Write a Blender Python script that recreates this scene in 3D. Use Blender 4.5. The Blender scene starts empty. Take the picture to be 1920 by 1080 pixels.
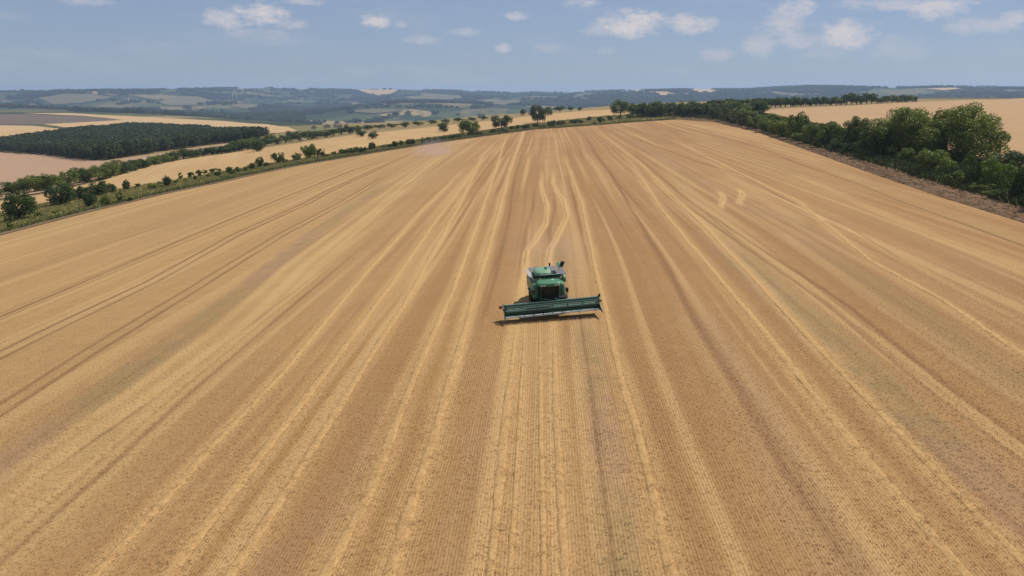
import bpy, bmesh, math, random
import numpy as np
from mathutils import Vector, Matrix
from mathutils.geometry import delaunay_2d_cdt

R = math.radians
sc = bpy.context.scene
C = sc.collection
random.seed(7)

# ---------------------------------------------------------------- camera
F = 1478.0                      # focal length in pixels of the 1920 wide photograph
HORIZON, VPX = 172.0, 1020.0
CAM_Z = 20.0
PITCH = math.atan((540 - HORIZON) / F)
YAW = math.atan((VPX - 960) / F * math.cos(PITCH))
cam_d = bpy.data.cameras.new('camera')
cam = bpy.data.objects.new('camera', cam_d)
C.objects.link(cam)
cam_d.sensor_fit = 'HORIZONTAL'
cam_d.angle_x = 2 * math.atan(960 / F)
cam_d.clip_start = 0.5
cam_d.clip_end = 60000
cam.location = (0, 0, CAM_Z)
cam.rotation_euler = (math.pi / 2 - PITCH, 0, YAW)
sc.camera = cam
CAM_M = cam.rotation_euler.to_matrix()

# ---------------------------------------------------------------- sky, sun, exposure
SUN_AZ, SUN_EL = R(50), R(57)   # clockwise from +y
sun_dir = Vector((math.sin(SUN_AZ) * math.cos(SUN_EL), math.cos(SUN_AZ) * math.cos(SUN_EL), math.sin(SUN_EL)))
sun_d = bpy.data.lights.new('sun', 'SUN')
sun_d.energy = 4.2
sun_d.angle = R(0.53)
sun_d.color = (1.0, 0.955, 0.88)
sun = bpy.data.objects.new('sun', sun_d)
C.objects.link(sun)
sun.rotation_euler = (-sun_dir).to_track_quat('-Z', 'Y').to_euler()
sun.location = (0, 0, 300)

sc.view_settings.view_transform = 'Standard'
sc.view_settings.look = 'None'
sc.view_settings.exposure = 0.07
sc.view_settings.gamma = 1.0
sc.view_settings.use_curve_mapping = False
sc.render.engine = 'CYCLES'
sc.cycles.use_denoising = True
sc.cycles.denoising_prefilter = 'NONE'
sc.cycles.max_bounces = 6
sc.cycles.diffuse_bounces = 3
sc.cycles.glossy_bounces = 2
sc.cycles.transmission_bounces = 3
sc.cycles.volume_bounces = 1
sc.cycles.transparent_max_bounces = 6
HAZE_DENSITY = 8.5e-5

world = bpy.data.worlds.new('World')
sc.world = world
world.use_nodes = True


class NT:
    """tiny node-tree helper"""
    def __init__(self, tree):
        self.t = tree
        tree.nodes.clear()

    def n(self, typ, **kw):
        nd = self.t.nodes.new(typ)
        for k, v in kw.items():
            setattr(nd, k, v)
        return nd

    def link(self, a, b):
        self.t.links.new(a, b)

    def _in(self, sock, v):
        if v is None:
            return
        if hasattr(v, 'is_output'):
            self.t.links.new(v, sock)
        else:
            sock.default_value = v

    def math(self, op, a, b=None, c=None, clamp=False):
        nd = self.n('ShaderNodeMath', operation=op, use_clamp=clamp)
        for i, v in enumerate((a, b, c)):
            self._in(nd.inputs[i], v)
        return nd.outputs[0]

    def mix(self, fac, a, b, blend='MIX'):
        nd = self.n('ShaderNodeMix', data_type='RGBA', blend_type=blend)
        self._in(nd.inputs[0], fac)
        for s, v in ((nd.inputs[6], a), (nd.inputs[7], b)):
            if not hasattr(v, 'is_output') and len(v) == 3:
                v = (*v, 1)
            self._in(s, v)
        return nd.outputs[2]

    def noise(self, vec, scale, detail=3, rough=0.55, dist=0.0, dim='3D'):
        nd = self.n('ShaderNodeTexNoise', noise_dimensions=dim)
        if vec is not None:
            self.link(vec, nd.inputs['Vector'])
        nd.inputs['Scale'].default_value = scale
        nd.inputs['Detail'].default_value = detail
        nd.inputs['Roughness'].default_value = rough
        nd.inputs['Distortion'].default_value = dist
        return nd.outputs['Fac']

    def ramp(self, fac, a, b, lo=0.0, hi=1.0):
        nd = self.n('ShaderNodeMapRange', interpolation_type='SMOOTHSTEP')
        self._in(nd.inputs['Value'], fac)
        nd.inputs['From Min'].default_value = a
        nd.inputs['From Max'].default_value = b
        nd.inputs['To Min'].default_value = lo
        nd.inputs['To Max'].default_value = hi
        return nd.outputs[0]

    def mapping(self, vec, scale):
        nd = self.n('ShaderNodeMapping')
        self.link(vec, nd.inputs['Vector'])
        nd.inputs['Scale'].default_value = scale
        return nd.outputs[0]

    def attr(self, name, typ='GEOMETRY'):
        nd = self.n('ShaderNodeAttribute', attribute_name=name, attribute_type=typ)
        return nd

    def bump(self, h, strength, dist=0.1):
        nd = self.n('ShaderNodeBump')
        nd.inputs['Strength'].default_value = strength
        nd.inputs['Distance'].default_value = dist
        self._in(nd.inputs['Height'], h)
        return nd.outputs[0]


def pix_dir(px, py):
    d = Vector(((px - 960) / F, -(py - 540) / F, -1.0))
    d = CAM_M @ d
    return d.normalized()


def az_el(px, py):
    d = pix_dir(px, py)
    return math.atan2(d.x, d.y), math.asin(d.z)


# clouds: (pixel x, pixel y, half width px, half height px, brightness)
CLOUDS = [(420, 34, 38, 17, .75), (490, 26, 48, 20, .85), (545, 46, 34, 10, .45), (490, 64, 60, 10, .3),
          (708, 38, 34, 13, .95), (750, 44, 16, 7, .4), (968, 30, 26, 8, .5), (872, 61, 34, 8, .45), (790, 74, 34, 9, .4),
          (944, 91, 16, 8, .5), (1030, 90, 34, 10, .25), (1185, 44, 62, 24, .9), (1130, 54, 40, 14, .4), (1298, 45, 46, 18, .7),
          (1090, 5, 34, 10, .5), (1490, 15, 36, 15, .65), (1468, 50, 46, 20, .55), (1500, 74, 40, 18, .45), (1590, 66, 50, 25, .8),
          (1425, 86, 36, 22, .4), (1350, 100, 40, 12, .35), (1136, 94, 18, 9, .35), (1760, 12, 60, 18, .75), (1660, 8, 70, 12, .5),
          (1850, 48, 60, 14, .4), (1900, 34, 30, 14, .5), (1550, 104, 50, 10, .25), (1680, 90, 50, 24, .22), (560, 2, 40, 7, .5),
          (160, 2, 40, 7, .4), (60, 100, 70, 10, .1)]
w = NT(world.node_tree)
tc = w.n('ShaderNodeTexCoord').outputs['Generated']
sky = w.n('ShaderNodeTexSky', sky_type='NISHITA')
sky.sun_disc = False
sky.sun_elevation = SUN_EL
sky.sun_rotation = SUN_AZ
sky.altitude = 200
sky.air_density = 1.0
sky.dust_density = 0.1
sky.ozone_density = 2.0
sep = w.n('ShaderNodeSeparateXYZ')
w.link(tc, sep.inputs[0])
az = w.math('ARCTAN2', sep.outputs[0], sep.outputs[1])
el = w.math('ARCSINE', sep.outputs[2])
# the pattern of small fair-weather clouds goes on round the horizon
PER = 2 * math.pi / 5
azm = w.math('SUBTRACT', w.math('FLOORED_MODULO', w.math('ADD', az, PER / 2 + 0.04), PER), PER / 2 + 0.04)
comb = w.n('ShaderNodeCombineXYZ')
w.link(w.math('MULTIPLY', az, 1.0), comb.inputs[0])
w.link(w.math('MULTIPLY', el, 1.9), comb.inputs[1])
n1 = w.noise(comb.outputs[0], 34, 6, 0.62)
n2 = w.noise(comb.outputs[0], 110, 4, 0.6)
nz = w.math('ADD', w.math('MULTIPLY', w.math('SUBTRACT', n1, 0.5), 2.6), w.math('MULTIPLY', w.math('SUBTRACT', n2, 0.5), 0.9))
total = None
for (cx, cy, hw, hh, br) in CLOUDS:
    hw, hh, br = hw * 1.2, hh * 1.25, min(1.0, br * 1.12)
    a0, e0 = az_el(cx, cy)
    dx = w.math('MULTIPLY', w.math('SUBTRACT', azm, a0), F / hw)
    dy = w.math('MULTIPLY', w.math('SUBTRACT', el, e0), F / hh)
    d2 = w.math('ADD', w.math('MULTIPLY', dx, dx), w.math('MULTIPLY', dy, dy))
    v = w.math('SUBTRACT', w.math('ADD', 0.62, nz), d2)
    m = w.ramp(v, -0.35, 1.0, 0.0, br)
    total = m if total is None else w.math('MAXIMUM', total, m)
# thin veil of loose cloud over the whole sky
veil = w.noise(w.mapping(comb.outputs[0], (1, 2.2, 1)), 7, 6, 0.6)
veil = w.ramp(veil, 0.48, 0.80, 0.0, 0.22)
total = w.math('MAXIMUM', total, veil)
bg1 = w.n('ShaderNodeBackground')
hsv = w.n('ShaderNodeHueSaturation')
hsv.inputs['Saturation'].default_value = 0.95
w.link(sky.outputs[0], hsv.inputs['Color'])
skc = w.mix(1.0, hsv.outputs[0], (0.86, 0.95, 1.22), 'MULTIPLY')
skc = w.mix(0.55, skc, (5.6, 7.1, 9.8))
w.link(skc, bg1.inputs[0])
bg1.inputs[1].default_value = 0.054
bg2 = w.n('ShaderNodeBackground')
bg2.inputs[0].default_value = (0.80, 0.745, 0.76, 1)
bg2.inputs[1].default_value = 0.80
mx = w.n('ShaderNodeMixShader')
w.link(total, mx.inputs[0])
w.link(bg1.outputs[0], mx.inputs[1])
w.link(bg2.outputs[0], mx.inputs[2])
out = w.n('ShaderNodeOutputWorld')
w.link(mx.outputs[0], out.inputs[0])


# ---------------------------------------------------------------- terrain function
_rs = np.random.RandomState(11)
_LAT = _rs.rand(256, 256)


def vnoise(x, y, wl, off=0):
    x = np.asarray(x, float) / wl + 37.3 + off * 17.7
    y = np.asarray(y, float) / wl + 91.1 + off * 7.3
    xi, yi = np.floor(x).astype(int), np.floor(y).astype(int)
    fx, fy = x - xi, y - yi
    fx, fy = fx * fx * fx * (fx * (6 * fx - 15) + 10), fy * fy * fy * (fy * (6 * fy - 15) + 10)
    a, b = _LAT[xi % 256, yi % 256], _LAT[(xi + 1) % 256, yi % 256]
    c, d = _LAT[xi % 256, (yi + 1) % 256], _LAT[(xi + 1) % 256, (yi + 1) % 256]
    return (a * (1 - fx) + b * fx) * (1 - fy) + (c * (1 - fx) + d * fx) * fy


def sstep(a, b, v):
    t = np.clip((v - a) / (b - a), 0, 1)
    return t * t * (3 - 2 * t)


EDGE_X = np.array([-9000, -3000, -1220, -364, -200, -115, -10, 110, 300, 760, 2000, 9000], float)
EDGE_Y = np.array([6000, 3600, 2080, 1080, 860, 700, 800, 960, 960, 1250, 2000, 5000], float)
SKY_PX = np.array([-500, 0, 200, 330, 480, 600, 680, 740, 860, 950, 1000, 1060, 1150, 1270, 1400, 1450, 1530, 1620, 1700, 1780, 1900, 2400], float)
SKY_PY = np.array([170, 169, 168, 167, 164, 167, 168, 166, 169, 172, 169, 172, 169, 167, 167, 164, 161, 163, 164, 162, 165, 168], float)
_az = np.array([az_el(p, HORIZON)[0] for p in SKY_PX])
RIDGE = 7600.0
_sz = CAM_Z + (HORIZON - SKY_PY) / F * RIDGE


def H(x, y):
    x = np.asarray(x, float)
    y = np.asarray(y, float)
    h = np.where(x > 0, 12 * np.tanh(np.maximum(x, 0) * 0.005), 0.06 * np.minimum(x, 0))
    k = np.maximum(-x - 95, 0)
    h = h - 0.05 * k * k / (k + 25)
    # soft floor at -36
    lo = -36.0
    q = (h - lo) / 10.0
    h = lo + 10.0 * np.logaddexp(0, q)
    amp = sstep(100, 600, np.hypot(x, y))
    h = h + 1.6 * amp * (vnoise(x, y, 260) - 0.5) + 0.5 * (vnoise(x, y, 90, 3) - 0.5) * sstep(60, 130, np.abs(x - 5))
    ye = np.interp(x, EDGE_X, EDGE_Y)
    t = sstep(0, 1500, y - ye)
    floor_v = -92 + 20 * (vnoise(x, y, 700, 5) - 0.5)
    h = h * (1 - t) + floor_v * t
    r = np.hypot(x, y)
    a = np.arctan2(x, y)
    zs = np.interp(a, _az, _sz)
    up = sstep(2900, RIDGE, r)
    front = (np.abs(a) < 1.2)
    hills = (vnoise(x, y, 1500, 7) - 0.5) * 120 + (vnoise(x, y, 700, 8) - 0.5) * 55 + (vnoise(x, y, 320, 9) - 0.5) * 12
    m = sstep(2700, 4200, r) * (1 - sstep(6700, RIDGE, r))
    zs = zs - 8
    far = floor_v + (zs - floor_v) * up + hills * m
    cap = CAM_Z + (zs - CAM_Z) * r / RIDGE - 6.0 * (1 - sstep(6500, RIDGE, r))
    far = cap - 6.0 * np.logaddexp(0, (cap - far) / 6.0) + 0.0
    far = np.where(r > RIDGE, zs - (r - RIDGE) * 0.03, far)
    g = np.where((y > 500) & front, sstep(0, 1500, y - ye) * sstep(2500, 3200, r), 0)
    h = h * (1 - g) + far * g
    return h


_T = np.concatenate([np.linspace(15, 600, 1200), np.geomspace(600.5, 12000, 1600)])


def at(px, py, dz=0.0):
    """point of the ground seen at a pixel of the 1920x1080 photograph"""
    d = pix_dir(px, py)
    z = CAM_Z + d.z * _T
    g = H(d.x * _T, d.y * _T) + dz - z
    idx = np.nonzero(g > 0)[0]
    if len(idx) == 0:
        i = int(np.argmax(g))
        t = _T[i]
    else:
        i = idx[0]
        if i == 0:
            t = _T[0]
        else:
            t = _T[i - 1] + (_T[i] - _T[i - 1]) * (-g[i - 1]) / (g[i] - g[i - 1])
    x, y = d.x * t, d.y * t
    return Vector((x, y, float(H(x, y))))


def ats(pts):
    return [at(*p) for p in pts]


# ---------------------------------------------------------------- object helpers
def tag(o, label=None, cat=None, group=None, kind=None):
    if label:
        o['label'] = label
    if cat:
        o['category'] = cat
    if group:
        o['group'] = group
    if kind:
        o['kind'] = kind
    return o


def empty(name, loc=(0, 0, 0)):
    o = bpy.data.objects.new(name, None)
    o.empty_display_size = 0.5
    C.objects.link(o)
    o.location = loc
    return o


def mesh_obj(name, verts, faces, mat, parent=None, smooth=False, link=True):
    me = bpy.data.meshes.new(name)
    me.from_pydata([tuple(v) for v in verts], [], [tuple(f) for f in faces])
    me.update()
    if mat:
        me.materials.append(mat)
    if smooth:
        me.polygons.foreach_set('use_smooth', [True] * len(me.polygons))
    o = bpy.data.objects.new(name, me)
    if link:
        C.objects.link(o)
    if parent:
        o.parent = parent
    return o


def np_mesh(name, V, Q, mat, smooth=False):
    """mesh from numpy vertices and quads"""
    me = bpy.data.meshes.new(name)
    nv, nf = len(V), len(Q)
    k = Q.shape[1]
    me.vertices.add(nv)
    me.vertices.foreach_set('co', np.ascontiguousarray(V, dtype=np.float32).ravel())
    me.loops.add(nf * k)
    me.loops.foreach_set('vertex_index', np.ascontiguousarray(Q, dtype=np.int32).ravel())
    me.polygons.add(nf)
    me.polygons.foreach_set('loop_start', np.arange(0, nf * k, k, dtype=np.int32))
    if smooth:
        me.polygons.foreach_set('use_smooth', np.ones(nf, dtype=bool))
    me.update(calc_edges=True)
    if mat:
        me.materials.append(mat)
    return me


def add_attr(me, name, arr, typ='FLOAT'):
    a = me.attributes.new(name, typ, 'POINT')
    arr = np.ascontiguousarray(arr, dtype=np.float32)
    if typ == 'FLOAT':
        a.data.foreach_set('value', arr.ravel())
    elif typ == 'FLOAT_COLOR':
        a.data.foreach_set('color', arr.ravel())
    elif typ == 'FLOAT_VECTOR':
        a.data.foreach_set('vector', arr.ravel())


def grid_quads(ny, nx):
    i = np.arange(ny * nx).reshape(ny, nx)
    return np.stack([i[:-1, :-1], i[:-1, 1:], i[1:, 1:], i[1:, :-1]], -1).reshape(-1, 4)


# ---------------------------------------------------------------- materials
def new_mat(name):
    m = bpy.data.materials.new(name)
    m.use_nodes = True
    return m, NT(m.node_tree)


def finish(nt, col, rough=0.85, normal=None, spec=0.2, metallic=0.0, **kw):
    p = nt.n('ShaderNodeBsdfPrincipled')
    nt._in(p.inputs['Base Color'], col if hasattr(col, 'is_output') else (*col, 1))
    nt._in(p.inputs['Roughness'], rough)
    nt._in(p.inputs['Metallic'], metallic)
    p.inputs['Specular IOR Level'].default_value = spec
    for k, v in kw.items():
        nt._in(p.inputs[k], v)
    if normal is not None:
        nt.link(normal, p.inputs['Normal'])
    o = nt.n('ShaderNodeOutputMaterial')
    nt.link(p.outputs[0], o.inputs[0])
    return p


def obj_co(nt):
    return nt.n('ShaderNodeTexCoord').outputs['Object']


def mat_field_like(name, c1, c2, c3, stripe_dir=0.0, stripe_w=5.0, fine=1.0, bump=0.25, stripe_amt=0.5):
    """a stubble or straw coloured field seen from far: drill lines in one direction, blotches and grain"""
    m, nt = new_mat(name)
    co = obj_co(nt)
    mp = nt.n('ShaderNodeMapping')
    nt.link(co, mp.inputs['Vector'])
    mp.inputs['Rotation'].default_value = (0, 0, stripe_dir)
    v = mp.outputs[0]
    s = nt.noise(nt.mapping(v, (1 / stripe_w, 0.004, 0.0)), 1.0, 4, 0.6)
    blot = nt.noise(v, 0.02, 4, 0.6)
    g = nt.noise(v, 1.3 * fine, 4, 0.7)
    c = nt.mix(nt.ramp(s, 0.35, 0.65, 0, stripe_amt), c1, c2)
    c = nt.mix(nt.ramp(blot, 0.45, 0.75, 0, 0.6), c, c3)
    c = nt.mix(nt.ramp(g, 0.3, 0.7, 0.0, 0.35), c, nt.mix(1.0, c, (0.62, 0.6, 0.58), 'MULTIPLY'))
    finish(nt, c, 0.9, nt.bump(g, bump, 0.15), 0.1)
    return m


def mat_plain(name, col, rough=0.5, metallic=0.0, spec=0.4, dirt=0.35, dirt_col=(0.30, 0.22, 0.13), scale=2.2):
    """painted or bare metal with dust in patches"""
    m, nt = new_mat(name)
    co = obj_co(nt)
    n = nt.noise(co, scale, 5, 0.65)
    n2 = nt.noise(co, scale * 9, 3, 0.6)
    f = nt.ramp(nt.math('ADD', nt.math('MULTIPLY', n, 0.75), nt.math('MULTIPLY', n2, 0.25)), 0.42, 0.75, 0.0, dirt)
    c = nt.mix(f, col, dirt_col)
    r = nt.ramp(f, 0.0, 1.0, rough, 0.95)
    finish(nt, c, r, None, spec, metallic)
    return m


# main field: colours driven by what lies on it (loose straw, wheel ruts, bare soil, weeds)
mat_field, nt = new_mat('stubble')
co = obj_co(nt)
band = nt.attr('band').outputs['Fac']
straw = nt.attr('straw').outputs['Fac']
streak_s = nt.attr('streak').outputs['Fac']
rut = nt.attr('rut').outputs['Fac']
soil = nt.attr('soil').outputs['Fac']
gold = nt.attr('gold').outputs['Fac']
long_n = nt.noise(nt.mapping(co, (1.0, 0.02, 1.0)), 1.6, 4, 0.65)
blot = nt.noise(co, 0.05, 5, 0.6)
mid = nt.noise(co, 0.45, 5, 0.65)
grain = nt.noise(nt.mapping(co, (1.0, 0.3, 1.0)), 9.0, 4, 0.75)
wv = nt.n('ShaderNodeTexWave', wave_type='BANDS', bands_direction='X')
nt.link(co, wv.inputs['Vector'])
wv.inputs['Scale'].default_value = 1.0 / 0.25 / 3.14159 * 1.5708 / 1.0
wv.inputs['Distortion'].default_value = 0.8
wv.inputs['Detail'].default_value = 2
wv.inputs['Detail Scale'].default_value = 1.5
row = nt.ramp(wv.outputs['Fac'], 0.1, 0.9)
c = nt.mix(nt.ramp(band, 0.0, 1.0), (0.388, 0.214, 0.085), (0.446, 0.262, 0.112))
c = nt.mix(nt.ramp(blot, 0.4, 0.72, 0, 0.5), c, (0.355, 0.192, 0.077))
big = nt.noise(nt.mapping(co, (1.0, 0.4, 1.0)), 0.028, 4, 0.6)
c = nt.mix(nt.ramp(big, 0.42, 0.66, 0, 0.55), c, (0.335, 0.185, 0.080))
c = nt.mix(nt.ramp(mid, 0.45, 0.75, 0, 0.35), c, (0.47, 0.29, 0.125))
c = nt.mix(nt.ramp(long_n, 0.5, 0.78, 0, 0.4), c, (0.33, 0.182, 0.076))
c = nt.mix(nt.ramp(streak_s, 0.5, 0.2, 0, 0.55), c, (0.33, 0.180, 0.073))
c = nt.mix(nt.ramp(streak_s, 0.55, 0.85, 0, 0.6), c, (0.545, 0.345, 0.150))
gm = nt.math('MULTIPLY', gold, nt.ramp(mid, 0.25, 0.6, 0.6, 1.0))
c = nt.mix(gm, c, (0.475, 0.312, 0.132))
so = nt.math('MULTIPLY', soil, nt.ramp(mid, 0.3, 0.6, 0.35, 1.0))
c = nt.mix(so, c, nt.mix(nt.ramp(blot, 0.42, 0.58), (0.32, 0.195, 0.115), (0.29, 0.20, 0.085)))
ru = nt.math('MULTIPLY', rut, nt.ramp(grain, 0.25, 0.6, 0.6, 1.0))
c = nt.mix(ru, c, (0.215, 0.115, 0.052))
st = nt.math('MULTIPLY', straw, nt.ramp(grain, 0.2, 0.55, 0.55, 1.0))
c = nt.mix(st, c, (0.575, 0.36, 0.152))
c = nt.mix(nt.math('MULTIPLY', nt.ramp(grain, 0.3, 0.6, 0.38, 0.0), nt.math('SUBTRACT', 1.0, nt.math('MULTIPLY', straw, 0.5))), c, nt.mix(1.0, c, (0.58, 0.53, 0.48), 'MULTIPLY'))
rw = nt.math('MULTIPLY', nt.math('SUBTRACT', 1.0, row), nt.math('SUBTRACT', 0.30, nt.math('MULTIPLY', straw, 0.28)))
c = nt.mix(rw, c, nt.mix(1.0, c, (0.55, 0.50, 0.46), 'MULTIPLY'))
hgt = nt.math('ADD', nt.math('MULTIPLY', grain, 0.6), nt.math('MULTIPLY', row, 0.5))
finish(nt, c, 0.9, nt.bump(hgt, 0.3, 0.10), 0.08)

mat_swath, nt = new_mat('loose_straw')
co = obj_co(nt)
g1 = nt.noise(nt.mapping(co, (1.0, 0.6, 1.0)), 4.5, 5, 0.75)
g2 = nt.noise(co, 0.35, 4, 0.6)
c = nt.mix(nt.ramp(g1, 0.3, 0.7), (0.42, 0.24, 0.094), (0.555, 0.345, 0.145))
c = nt.mix(nt.ramp(g2, 0.4, 0.7, 0, 0.5), c, (0.44, 0.258, 0.104))
finish(nt, c, 0.85, nt.bump(g1, 0.6, 0.15), 0.1)


def mat_leafy(name, dark, light, trans=0.25):
    m, nt = new_mat(name)
    oi = nt.n('ShaderNodeObjectInfo')
    lv = nt.attr('lv').outputs['Fac']
    f = nt.math('ADD', nt.math('MULTIPLY', lv, 0.8), nt.math('MULTIPLY', oi.outputs['Random'], 0.35), clamp=True)
    c = nt.mix(f, dark, light)
    c2 = nt.mix(1.0, c, (1.3, 1.25, 0.6), 'MULTIPLY')
    d = nt.n('ShaderNodeBsdfPrincipled')
    nt.link(c, d.inputs['Base Color'])
    d.inputs['Roughness'].default_value = 0.6
    d.inputs['Specular IOR Level'].default_value = 0.25
    t = nt.n('ShaderNodeBsdfTranslucent')
    nt.link(c2, t.inputs['Color'])
    mxs = nt.n('ShaderNodeMixShader')
    mxs.inputs[0].default_value = trans
    nt.link(d.outputs[0], mxs.inputs[1])
    nt.link(t.outputs[0], mxs.inputs[2])
    o = nt.n('ShaderNodeOutputMaterial')
    nt.link(mxs.outputs[0], o.inputs[0])
    return m


mat_leaf = {
    'dark': mat_leafy('leaves_dark', (0.028, 0.050, 0.011), (0.092, 0.132, 0.025)),
    'mid': mat_leafy('leaves_mid', (0.050, 0.080, 0.013), (0.185, 0.235, 0.038)),
    'olive': mat_leafy('leaves_olive', (0.040, 0.054, 0.016), (0.120, 0.140, 0.040)),
    'light': mat_leafy('leaves_light', (0.06, 0.095, 0.016), (0.19, 0.245, 0.045)),
    'wood': mat_leafy('leaves_plantation', (0.026, 0.044, 0.013), (0.072, 0.098, 0.027)),
}
mat_bark, nt = new_mat('bark')
co = obj_co(nt)
bn = nt.noise(nt.mapping(co, (6, 6, 1.5)), 8, 4, 0.7)
finish(nt, nt.mix(bn, (0.045, 0.033, 0.022), (0.13, 0.10, 0.072)), 0.9, nt.bump(bn, 0.6, 0.05), 0.1)


def mat_scatter(name, a, b, trans=0.15):
    """straw or grass blades: colour varies from tuft to tuft"""
    m, nt = new_mat(name)
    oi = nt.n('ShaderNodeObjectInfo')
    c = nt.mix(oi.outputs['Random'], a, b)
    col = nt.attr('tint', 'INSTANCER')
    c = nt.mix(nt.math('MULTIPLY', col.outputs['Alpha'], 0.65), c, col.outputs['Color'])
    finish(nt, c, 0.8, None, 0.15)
    return m


mat_stub = mat_scatter('stubble_stalks', (0.33, 0.18, 0.072), (0.58, 0.36, 0.15))
mat_grass = mat_scatter('dry_grass', (0.27, 0.245, 0.080), (0.46, 0.37, 0.150))
mat_weed = mat_scatter('green_weeds', (0.13, 0.15, 0.045), (0.27, 0.26, 0.085))

# ---------------------------------------------------------------- the ground
mat_ground, nt = new_mat('ground_cover')
co = obj_co(nt)
vo = nt.n('ShaderNodeTexVoronoi', feature='F1')
nd = nt.noise(co, 0.002, 3, 0.5)
vadd = nt.n('ShaderNodeVectorMath', operation='ADD')
nt.link(co, vadd.inputs[0])
vsc = nt.n('ShaderNodeVectorMath', operation='SCALE')
vsc.inputs[0].default_value = (1, 0.6, 0)
nt.link(nt.math('MULTIPLY', nd, 260.0), vsc.inputs['Scale'])
nt.link(vsc.outputs[0], vadd.inputs[1])
flat = nt.mapping(vadd.outputs[0], (1.0, 0.62, 0.0))
nt.link(flat, vo.inputs['Vector'])
vo.inputs['Scale'].default_value = 1 / 230.0
sepc = nt.n('ShaderNodeSeparateColor')
nt.link(vo.outputs['Color'], sepc.inputs[0])
cr = nt.n('ShaderNodeValToRGB')
cr.color_ramp.interpolation = 'CONSTANT'
els = cr.color_ramp.elements
els[0].position, els[0].color = 0.0, (0.032, 0.050, 0.018, 1)
els[1].position, els[1].color = 0.34, (0.075, 0.088, 0.030, 1)
for p, cc in ((0.5, (0.15, 0.13, 0.055, 1)), (0.62, (0.095, 0.105, 0.036, 1)), (0.76, (0.22, 0.165, 0.08, 1)), (0.87, (0.045, 0.062, 0.022, 1)), (0.95, (0.36, 0.25, 0.115, 1))):
    e = els.new(p)
    e.color = cc
nt.link(sepc.outputs[0], cr.inputs[0])
woods = nt.noise(nt.mapping(co, (1, 0.7, 0)), 1 / 420.0, 5, 0.6)
c = nt.mix(nt.ramp(woods, 0.535, 0.56), cr.outputs[0], (0.030, 0.045, 0.018))
gr = nt.noise(co, 1 / 45.0, 4, 0.7)
c = nt.mix(nt.ramp(gr, 0.35, 0.6, 0.55, 0), c, (0.030, 0.044, 0.016))
nearc = nt.mix(nt.noise(co, 0.1, 4, 0.6), (0.20, 0.16, 0.07), (0.32, 0.22, 0.10))
geo = nt.n('ShaderNodeNewGeometry')
ln = nt.n('ShaderNodeVectorMath', operation='LENGTH')
nt.link(co, ln.inputs[0])
c = nt.mix(nt.ramp(ln.outputs['Value'], 900, 1500), nearc, c)
finish(nt, c, 0.95, None, 0.05)


def axis(lo, hi, d0, growth):
    out = [0.0]
    d = d0
    while out[-1] < hi:
        out.append(out[-1] + d)
        d *= growth
    neg = [0.0]
    d = d0
    while neg[-1] > lo:
        neg.append(neg[-1] - d)
        d *= growth
    return np.array(sorted(set(neg + out)))


gx = axis(-11000, 11000, 9.0, 1.017)
gy = axis(-1500, 11500, 9.0, 1.014)
X, Y = np.meshgrid(gx, gy)
Z = H(X, Y) - 0.30
me = np_mesh('ground', np.stack([X, Y, Z], -1).reshape(-1, 3), grid_quads(len(gy), len(gx)), mat_ground, True)
ground = bpy.data.objects.new('ground', me)
C.objects.link(ground)
tag(ground, 'rolling farmland running out to the wooded valley', kind='structure')


def patch(name, poly, mat, dz=0.0, step=6.0, label=None):
    """sheet that follows the terrain inside an outline of ground points"""
    pts = [Vector((p[0], p[1])) for p in poly]
    # denser outline
    outl = []
    for a, b in zip(pts, pts[1:] + pts[:1]):
        n = max(1, int((b - a).length / step))
        for i in range(n):
            outl.append(a.lerp(b, i / n))
    n0 = len(outl)
    xs = [p.x for p in outl]
    ys = [p.y for p in outl]
    st = max(step, math.sqrt((max(xs) - min(xs)) * (max(ys) - min(ys)) / 14000))
    inner = []
    yy = min(ys)
    while yy < max(ys):
        xx = min(xs) + (0.5 * st if int(yy / st) % 2 else 0)
        while xx < max(xs):
            inner.append(Vector((xx, yy)))
            xx += st
        yy += st
    res = delaunay_2d_cdt(outl + inner, [(i, (i + 1) % n0) for i in range(n0)], [], 1, 1e-4)
    v2, faces = res[0], res[2]
    ax, ay = np.array([v.x for v in v2]), np.array([v.y for v in v2])
    used = sorted({i for f in faces for i in f})
    rem = {u: k for k, u in enumerate(used)}
    zz = H(ax, ay) + dz
    o = mesh_obj(name, [(ax[i], ay[i], zz[i]) for i in used], [[rem[i] for i in f] for f in faces], mat, smooth=True)
    tag(o, label, kind='structure')
    return o


# ---- outlines read off the photograph and put on the ground
EDGE_L = [(-420, 545), (-160, 482), (0, 440), (150, 401), (300, 365), (420, 340), (550, 312), (700, 287), (780, 274), (860, 262), (1000, 243), (1140, 233), (1200, 228), (1270, 224)]
STRIP_O = [(-420, 480), (-160, 430), (0, 398), (75, 385), (150, 368), (230, 354), (300, 343), (390, 328), (480, 311), (560, 299), (640, 287), (700, 277), (780, 263), (860, 251), (1000, 232), (1140, 217), (1200, 213), (1290, 211)]
FIELD2_O = [(-420, 440), (-160, 400), (0, 378), (72, 366), (172, 344), (278, 312), (344, 299), (470, 281), (560, 268), (650, 255), (760, 243), (860, 233), (930, 225), (1000, 217), (1080, 209), (1145, 205), (1200, 207)]
EDGE_R = [(1270, 224), (1340, 229), (1420, 248), (1520, 284), (1640, 327), (1760, 368), (1920, 418), (2150, 495)]
MARG_O = [(1290, 219), (1345, 222), (1430, 241), (1520, 266), (1640, 299), (1760, 334), (1920, 378), (2150, 440)]
HEDGE_O = [(1290, 205), (1400, 207), (1470, 222), (1560, 240), (1660, 262), (1800, 292), (1920, 330), (2150, 400)]
wl, wso, wf2, wr, wmo, who = map(ats, (EDGE_L, STRIP_O, FIELD2_O, EDGE_R, MARG_O, HEDGE_O))
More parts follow.
